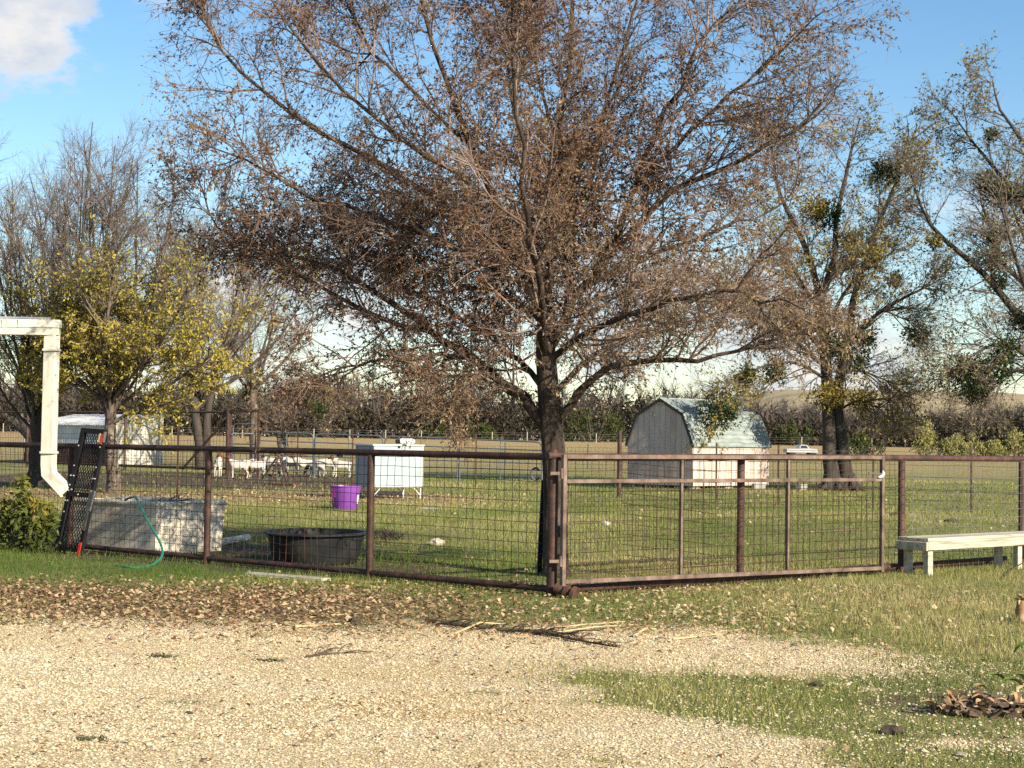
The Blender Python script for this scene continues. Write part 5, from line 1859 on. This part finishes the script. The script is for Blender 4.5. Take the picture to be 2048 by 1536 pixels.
def rusty_stand():
    p = gp(556, 968)
    t = thing('rusty_stand', 'rusty four legged stand with a wheel beside the goats', 'stand', p)
    s = p.y / F_PX

    def q(x, y, dy=0):
        return at(x, y, p.y + dy)
    for a_, b_, dy in ((((541, 968), (556, 915)), None, 0), (((575, 968), (560, 915)), None, 0), (((524, 958), (552, 917)), None, .35), (((580, 958), (562, 917)), None, .35)):
        MB().tube([q(*a_[0], dy), q(*a_[1], dy * .2)], .03, 8).obj('leg', M['rust_red'], t, True, True)
    MB().bar(q(546, 934), q(570, 934), .05, .05).obj('cross_bar', M['rust_red'], t, True)
    MB().bar(q(550, 916), q(566, 916), .07, .06).obj('top_bar', M['rust_red'], t, True)
    c = q(548, 930, .5)
    MB().tube([c + Vector((math.cos(a) * .24, .05 * math.sin(a), math.sin(a) * .38)) for a in np.linspace(0, 6.283, 25)], .03, 8, cap=False).obj('wheel', M['wood_dark'], t, True, True)
    MB().bar(gp(532, 970) + Vector((0, 0, .03)), gp(590, 972) + Vector((0, 0, .03)), .18, .06).obj('base_board', M['rust_sheet'], t, True)
    # log rail at the pen edge
    a, b = gp(437, 962), gp(700, 972)


rusty_stand()


# ------------------------------------------------------------------ goats
def goat_mesh(pose, head_mat):
    V, E, Rd = [], [], []

    def add(v, r, par=None):
        V.append(v)
        Rd.append(r if isinstance(r, tuple) else (r, r))
        if par is not None:
            E.append((par, len(V) - 1))
        return len(V) - 1
    pel = add((-.30, 0, .585), (.14, .155))
    mid = add((-.02, 0, .56), (.165, .185), pel)
    ch = add((.24, 0, .575), (.14, .17), mid)
    if pose == 'graze':
        nk = add((.40, 0, .53), .085, ch)
        hd = add((.53, 0, .30), .07, nk)
        br = add((.565, 0, .22), .062, hd)
        mz = add((.62, 0, .10), .034, br)
        ear, horn = (.50, .12, .26), (.50, .05, .40)
    elif pose == 'turn':
        nk = add((.34, .06, .73), .085, ch)
        hd = add((.36, .13, .90), .068, nk)
        br = add((.35, .19, .89), .06, hd)
        mz = add((.33, .30, .82), .034, br)
        ear, horn = None, (.40, .10, 1.02)
    else:
        nk = add((.38, 0, .72), .085, ch)
        hd = add((.47, 0, .89), .068, nk)
        br = add((.53, 0, .88), .060, hd)
        mz = add((.645, 0, .80), .034, br)
        ear, horn = (.46, .13, .80), (.38, .05, 1.0)
    tl = add((-.43, 0, .66), .03, pel)
    add((-.47, 0, .60), .02, tl)
    for s in (-1, 1):
        a = add((.25, .085 * s, .43), .062, ch)
        a = add((.26, .088 * s, .25), .033, a)
        a = add((.255, .088 * s, .07), .024, a)
        add((.28, .088 * s, .01), .028, a)
        a = add((-.30, .09 * s, .45), .085, pel)
        a = add((-.26, .095 * s, .36), .055, a)
        a = add((-.37, .09 * s, .23), .031, a)
        a = add((-.345, .09 * s, .07), .023, a)
        add((-.32, .09 * s, .01), .028, a)
        if ear:
            add((ear[0], ear[1] * s, ear[2]), (.016, .03), hd)
        else:
            add((.36 + .10 * s, .12, .82), (.016, .03), hd)
        h0 = add((horn[0] + .02, horn[1] * s if ear else horn[1], horn[2] - .03), .014, hd)
    me = bpy.data.meshes.new('goat_skeleton')
    me.from_pydata(V, E, [])
    o = bpy.data.objects.new('goat_skeleton', me)
    COL.objects.link(o)
    md = o.modifiers.new('skin', 'SKIN')
    md.use_smooth_shade = True
    for i, sv in enumerate(me.skin_vertices[0].data):
        sv.radius = Rd[i]
        sv.use_root = (i == 0)
    o.modifiers.new('sub', 'SUBSURF').levels = 1
    o.modifiers['sub'].render_levels = 1
    dg = bpy.context.evaluated_depsgraph_get()
    out = bpy.data.meshes.new_from_object(o.evaluated_get(dg))
    bpy.data.objects.remove(o)
    out.materials.clear()
    out.materials.append(M['goat_white'])
    out.materials.append(head_mat)
    nkv = Vector(V[3])
    dirv = (Vector(V[4]) - nkv).normalized()
    for pg in out.polygons:
        pg.use_smooth = True
        c = Vector(pg.center)
        if (c - nkv).dot(dirv) > .03 and (c - Vector(V[4])).length < .34:
            pg.material_index = 1
    out.name = 'goat_body'
    return out


def goats():
    br, bk = M['goat_brown'], M['goat_black']
    ms = {('stand', 'b'): goat_mesh('stand', br), ('graze', 'b'): goat_mesh('graze', br), ('turn', 'b'): goat_mesh('turn', br), ('stand', 'k'): goat_mesh('stand', bk), ('graze', 'k'): goat_mesh('graze', bk)}
    spec = [  # px centre, ground y, depth, heading deg, pose, head, label
        (478, 955, 60.0, 190, 'stand', 'b', 'white goat with a brown head facing away from the door frame, front of the herd'),
        (436, 950, 62.0, 95, 'stand', 'b', 'white goat half hidden by the fence post left of the herd'),
        (500, 948, 64.5, 15, 'stand', 'k', 'white goat with a black head standing behind the foremost goat'),
        (512, 958, 61.2, 205, 'graze', 'b', 'white goat lowering its brown head at the door frame'),
        (542, 949, 65.0, 170, 'turn', 'b', 'white goat seen behind the top of the rusty stand'),
        (580, 950, 64.6, 10, 'stand', 'b', 'white goat just past the rusty stand with head raised'),
        (606, 952, 64.2, 200, 'stand', 'b', 'white goat with a brown neck in the middle of the pen'),
        (634, 955, 63.6, 165, 'graze', 'k', 'white goat with a low black head by a panel joint'),
        (655, 950, 64.8, 20, 'stand', 'k', 'white goat with a dark head nearer the pale cabinet'),
        (684, 952, 64.0, 185, 'stand', 'b', 'white goat closest to the pale cabinet'),
        (562, 955, 66.0, 30, 'turn', 'b', 'white goat in the back row behind the wheel'),
    ]
    for px, py, Y, hd, pose, hc, lab in spec:
        p = onground(at(px, py, Y))
        o = link('goat', ms[(pose, hc)], None, p)
        o.rotation_euler = (0, 0, R(hd + random.uniform(-6, 6)))
        s = random.uniform(.84, .97)
        o.scale = (s, s, s)
        tag(o, lab, 'goat', 'goats in the pen')


goats()


# ------------------------------------------------------------------ bench
def bench():
    ang = R(41.8)
    s = along(DR, 1846)
    p = CORNER + DR * (s - .62) + NR * .52
    t = thing('bench', 'long pale weathered timber bench in front of the pipe fence', 'bench', p, ang)
    # local x along the bench, local y back towards the fence
    L, W, H = 2.75, .42, .435
    for i in range(3):
        y0 = W * i / 3
        MB().box((L / 2, y0 + W / 6, H - .02), (L + random.uniform(-.01, .01), W / 3 - .008, .038), jit=.002).obj('seat_plank', M['wood_pale'], t, bevel=.004)
    MB().box((L / 2, .018, H - .09), (L - .0, .036, .10)).obj('apron_board', M['wood_pale'], t, bevel=.004)
    MB().box((L / 2, W - .018, H - .09), (L - .0, .036, .10)).obj('apron_board', M['wood_grey'], t, bevel=.004)
    for x in (-.02, L + .02):
        MB().box((x, W / 2, H - .095), (.036, W - .002, .10)).obj('end_board', M['wood_grey'], t, bevel=.004)
    for x in (.10, 1.98):
        for y in (.075, W - .075):
            MB().box((x, y, (H - .04) / 2 - .03), (.09, .072, H + .02), jit=.003).obj('leg', M['wood_grey'], t, bevel=.004)
    return t


bench()


# ------------------------------------------------------------------ far vehicle
def pickup():
    p = onground(at(1602, 899, 150))
    t = thing('pickup_truck', 'tiny white pickup truck parked far off beyond the shed', 'truck', p, R(4))
    t.scale = (0.9, 0.9, 0.66)
    MB().prism([(-1.6, -.8, .35), (1.45, -.8, .35), (1.5, -.8, .72), (1.35, -.8, .86), (.62, -.8, .92), (-1.6, -.8, .84)], (0, 1.6, 0)).obj('body', M['car_white'], t, bevel=.03)
    MB().prism([(-.35, -.72, .9), (.72, -.72, .9), (.42, -.66, 1.38), (-.22, -.66, 1.4)], (0, 1.4, 0)).obj('cab', M['car_white'], t, bevel=.03)
    MB().prism([(-.22, -.735, .96), (.55, -.735, .96), (.36, -.69, 1.28), (-.16, -.69, 1.3)], (0, .02, 0)).obj('side_window', M['car_glass'], t)
    for x in (-1.0, 1.0):
        for y in (-.78, .62):
            MB().tube([(x, y, .29), (x, y + .16, .29)], .3, 16).obj('wheel', M['rubber'], t, smooth=True)


pickup()


# ------------------------------------------------------------------ small things on the ground
def stick(name, label, pts, r0, r1, mat, group, twigs=0, kids=None):
    q = [gp(x, y) + Vector((0, 0, r0 + .005 + (h[0] if h else 0))) for x, y, *h in pts]
    t = thing(name, label, 'stick', Vector((q[0].x, q[0].y, q[0].z)), group=group)
    n = len(q)
    MB().tube(q, [r0 + (r1 - r0) * i / (n - 1) for i in range(n)], 7).obj('stem', mat, t, True, True)
    if twigs:
        m = MB()
        for _ in range(twigs):
            k = random.uniform(.1, .95) * (n - 1)
            i = int(k)
            p = q[i].lerp(q[i + 1], k - i)
            d = (q[-1] - q[0]).normalized()
            e = p + d * random.uniform(-.05, .32) + Vector((random.uniform(-.1, .1), random.uniform(-.25, .25), random.uniform(.0, .08)))
            m.tube([p, p.lerp(e, .5) + Vector((0, 0, .015)), e], [.004, .003, .002], 4)
        m.obj('twigs', mat, t, True)
    return t


def ground_things():
    g = 'sticks lying along the gravel edge'
    S, D = M['straw'], M['stick_dark']
    stick('fallen_branch', 'largest dark twiggy branch lying across the gravel edge', [(852, 1247), (920, 1256), (1000, 1266), (1080, 1270), (1150, 1275)], .02, .008, D, g, 40)
    stick('fallen_branch', 'dark twiggy branch end lying below the largest branch', [(1050, 1266), (1110, 1276), (1180, 1290), (1240, 1300)], .014, .005, D, g, 30)
    stick('dry_stalk', 'long pale dry stalk crossing the dark branches', [(900, 1275), (960, 1256, .03), (1010, 1252)], .009, .006, S, g)
    stick('dry_stalk', 'longest pale straw stalk pointing at the gate hinge', [(1080, 1264), (1160, 1258, .02), (1250, 1246)], .008, .004, S, g)
    stick('dry_stalk', 'pale straw stalk lying just below the longest one', [(1100, 1270), (1190, 1262, .02), (1275, 1252)], .008, .004, S, g)
    stick('dry_stalk', 'pale forked stalk at the end of the branch pile', [(1268, 1275), (1290, 1266, .02), (1312, 1262)], .010, .006, S, g)
    stick('dry_stalk', 'lone pale stalk on the gravel past the branch pile', [(1345, 1282), (1400, 1276), (1440, 1271)], .009, .004, S, g)
    stick('dry_stalk', 'pale stalk on the leaf litter with a dark knob at its end', [(590, 1257), (650, 1254), (700, 1250)], .010, .007, S, g)
    stick('dry_stalk', 'thin pale stalk lying in the leaf litter', [(606, 1238), (660, 1233), (720, 1230)], .007, .004, S, g)
    stick('fallen_twig', 'thin dark twig on the leaf litter', [(520, 1226), (580, 1229), (628, 1231)], .008, .004, D, g, 5)
    stick('fallen_twig', 'dark curved twig on the open gravel', [(612, 1316), (650, 1311), (700, 1308), (745, 1307)], .007, .003, D, g, 8)
    stick('fallen_twig', 'straight dark stick lying on the grass by the bench', [(1576, 1212), (1604, 1218), (1645, 1221)], .009, .005, D, g)
    stick('fallen_twig', 'dark stick poking up by the bench foot', [(2005, 1160), (2025, 1148, .04), (2048, 1138, .07)], .009, .005, D, g)
    stick('dry_stalk', 'pale bit of straw lying on the paddock beyond the purple tub', [(840, 1018), (875, 1019)], .012, .008, M['label_white'], g)
    # knob
    def lump(name, label, cat, px, py, r, mat, sq=.7, group=None, seed=0):
        p = gp(px, py)
        bm = bmesh.new()
        bmesh.ops.create_icosphere(bm, subdivisions=2, radius=1)
        rs = np.random.default_rng(seed)
        for v in bm.verts:
            k = 1 + .28 * math.sin(v.co.x * 3 + seed) * math.cos(v.co.y * 4 + seed * 2) + rs.normal(0, .10)
            v.co = Vector((v.co.x * r * 1.25 * k, v.co.y * r * k, v.co.z * r * sq * k + r * sq * .55))
        me = bpy.data.meshes.new(name)
        bm.to_mesh(me)
        bm.free()
        me.materials.append(mat)
        tag(link(name, me, None, p), label, cat, group)
    gg = 'clods and stones on the ground'
    lump('clod', 'dark knob of wood on the leaf litter beside a pale stalk', 'clod', 708, 1250, .035, M['clod'], 1.2, gg, 1)
    lump('stone', 'brown stone on the paddock grass left of the elm', 'stone', 874, 1090, .075, M['stone'], .8, gg, 2)
    lump('clod', 'dark clod on the gravel near the bottom edge by the grass patch', 'clod', 1787, 1468, .05, M['clod'], .6, gg, 3)
    lump('clod', 'small dark clod where the grass patch meets the gravel', 'clod', 1632, 1372, .035, M['clod'], .5, gg, 4)
    lump('clod', 'small dark pellet on the open gravel', 'clod', 378, 1428, .018, M['clod'], .6, gg, 5)
    lump('clod', 'dark manure lump beyond the right fence post', 'clod', 1790, 1032, .10, M['clod'], .5, gg, 6)
    lump('clod', 'dark manure lump on the paddock before the steel post', 'clod', 1905, 1045, .12, M['clod'], .4, gg, 7)
    lump('stone', 'white stone on the paddock seen through the gate', 'stone', 1212, 1050, .06, M['label_white'], .8, gg, 8)
    lump('stone', 'pale flat stone near the bottom edge by the grass', 'stone', 1925, 1512, .03, M['stone'], .4, gg, 9)
    # hay clump
    p = gp(772, 1078)
    t = thing('hay_clump', 'low clump of dry grass on the paddock behind the fence', 'hay', p)
    m = MB()
    for _ in range(240):
        a = random.uniform(0, 6.28)
        r = random.uniform(0, .28)
        o = p + Vector((math.cos(a) * r, math.sin(a) * r, 0))
        m.tube([o, o + Vector((random.uniform(-.12, .12), random.uniform(-.12, .12), random.uniform(.04, .15) * (1.2 - r * 2)))], .004, 3, cap=False)
    m.obj('stalks', M['twig_grey'], t, True)
    # green tufts on the gravel
    for i, (x, y, lab) in enumerate([(186, 1480, 'small dark green weed tuft near the bottom edge of the gravel'), (322, 1314, 'small green weed tuft in the middle of the gravel'), (540, 1322, 'flat green weed tuft on the gravel beside the curved twig')]):
        p = gp(x, y)
        t = thing('weed_tuft', lab, 'weed', p, group='weed tufts in the gravel')
        m = MB()
        for _ in range(110):
            o = p + Vector((random.gauss(0, .055), random.gauss(0, .03), 0))
            e = o + Vector((random.uniform(-.03, .03), random.uniform(-.03, .03), random.uniform(.006, .03)))
            s = Vector((random.uniform(-.006, .006), random.uniform(-.006, .006), .002))
            m.add([o - s, o + s, e], [(0, 1, 2)])
        o = m.obj('blades', M['weed'], t, True)
    # heap of bark and dead leaves with a broad leaved plant on it
    p = gp(1960, 1425)
    t = thing('bark_heap', 'heap of dark bark and curled dead leaves at the lower picture corner', 'heap', p, group=None)
    bm = MB()
    for i in range(150):
        a = random.uniform(0, 6.28)
        r = random.random() ** .6
        c = p + Vector((math.cos(a) * r * .34 + .06, math.sin(a) * r * .22, .015 + .09 * (1 - r) * random.random()))
        rot = Matrix.Rotation(random.uniform(0, 6.28), 3, 'Z') @ Matrix.Rotation(random.gauss(0, .5), 3, 'X') @ Matrix.Rotation(random.gauss(0, .4), 3, 'Y')
        bm.box(c, (random.uniform(.04, .13), random.uniform(.015, .04), random.uniform(.006, .018)), rot, jit=.004)
    bm.obj('bark_chips', M['bark_chip'], t, True)

    def curl(c, L, W, yaw, pitch, curlv, mat, name, parent, n=7):
        m = MB()
        vs_, fs = [], []
        rot = Matrix.Rotation(yaw, 3, 'Z') @ Matrix.Rotation(-pitch, 3, 'Y')
        for i in range(n + 1):
            f = i / n
            w = W * math.sin(math.pi * min(f * .92 + .06, 1)) ** .8
            z = curlv * math.sin(f * math.pi) * L
            for s, dz in ((-1, .25), (0, 0), (1, .25)):
                vs_.append(c + rot @ Vector((f * L, s * w / 2, z + dz * w)))
        for i in range(n):
            for k in range(2):
                fs.append((i * 3 + k, i * 3 + k + 1, i * 3 + 4 + k, i * 3 + 3 + k))
        m.add(vs_, fs)
        return m.obj(name, mat, parent, True, True)
    for i in range(34):
        c = p + Vector((random.uniform(-.30, .34), random.uniform(-.22, .08), random.uniform(.01, .09)))
        curl(c, random.uniform(.05, .12), random.uniform(.03, .06), random.uniform(0, 6.28), random.uniform(-.2, .6), random.uniform(.1, .35), M['dead_leaf'], 'dead_leaf', t)
    q = gp(2042, 1408)
    t = thing('leafy_plant', 'broad glossy green leaves growing from the bark heap', 'plant', q)
    st = at(2034, 1376, q.y)
    MB().tube([q, q.lerp(st, .5) + Vector((-.01, 0, .01)), st, at(2052, 1366, q.y)], [.02, .016, .012, .01], 8).obj('stem', M['straw'], t, True, True)
    for (x0, y0, x1, y1, w) in [(2010, 1362, 1976, 1350, .05), (2046, 1374, 2006, 1360, .055), (2052, 1366, 2030, 1348, .05), (2054, 1374, 2085, 1352, .06)]:
        a, b = at(x0, y0, q.y), at(x1, y1, q.y - .05)
        d = b - a
        curl(a, d.length, w, math.atan2(d.y, d.x), math.atan2(d.z, math.hypot(d.x, d.y)), .12, M['big_leaf'], 'leaf', t)
    q = gp(2062, 1330)
    t = thing('leafy_plant', 'single broad dark leaf poking in at the picture edge', 'plant', q)
    a, b = at(2062, 1284, q.y), at(2030, 1308, q.y)
    d = b - a
    MB().tube([q, at(2064, 1300, q.y), a], [.012, .01, .008], 7).obj('stem', M['straw'], t, True, True)
    curl(a, d.length * 1.1, .07, math.atan2(d.y, d.x), math.atan2(d.z, math.hypot(d.x, d.y)), .1, M['big_leaf'], 'leaf', t)
    # withered stump of a cut plant
    q = gp(2046, 1246)
    t = thing('withered_plant', 'withered brown plant stump at the picture edge below the bench', 'plant', q)
    MB().tube([q - Vector((0, 0, .02)), q + Vector((-.01, 0, .10)), q + Vector((0, 0, .19))], [.05, .06, .045], 12).obj('stump', M['dead_leaf'], t, True, True)
    for i in range(12):
        a = i / 12 * 6.28
        curl(q + Vector((0, 0, .17)), random.uniform(.07, .14), .035, a, random.uniform(-.3, .6), random.uniform(.1, .4), M['dead_leaf'], 'dead_leaf', t)


M['bark_chip'] = pmat('bark_chip', [(0.04, 0.028, 0.02), (0.11, 0.075, 0.05), (0.24, 0.18, 0.125)], 16, 0.9)
M['weed'] = pmat('weed', [(0.03, 0.045, 0.015), (0.06, 0.075, 0.03)], 9, 0.9)
M['dead_leaf'] = pmat('dead_leaf', [(0.16, 0.085, 0.04), (0.34, 0.22, 0.11), (0.50, 0.38, 0.23)], 9, 0.85, 0.2)
ground_things()

tri = 0
for o in SC.objects:
    if o.type == 'MESH':
        tri += sum(1 for _ in ()) + len(o.data.loops) - 2 * len(o.data.polygons)
print('TRIANGLES', tri, 'OBJECTS', len(SC.objects))
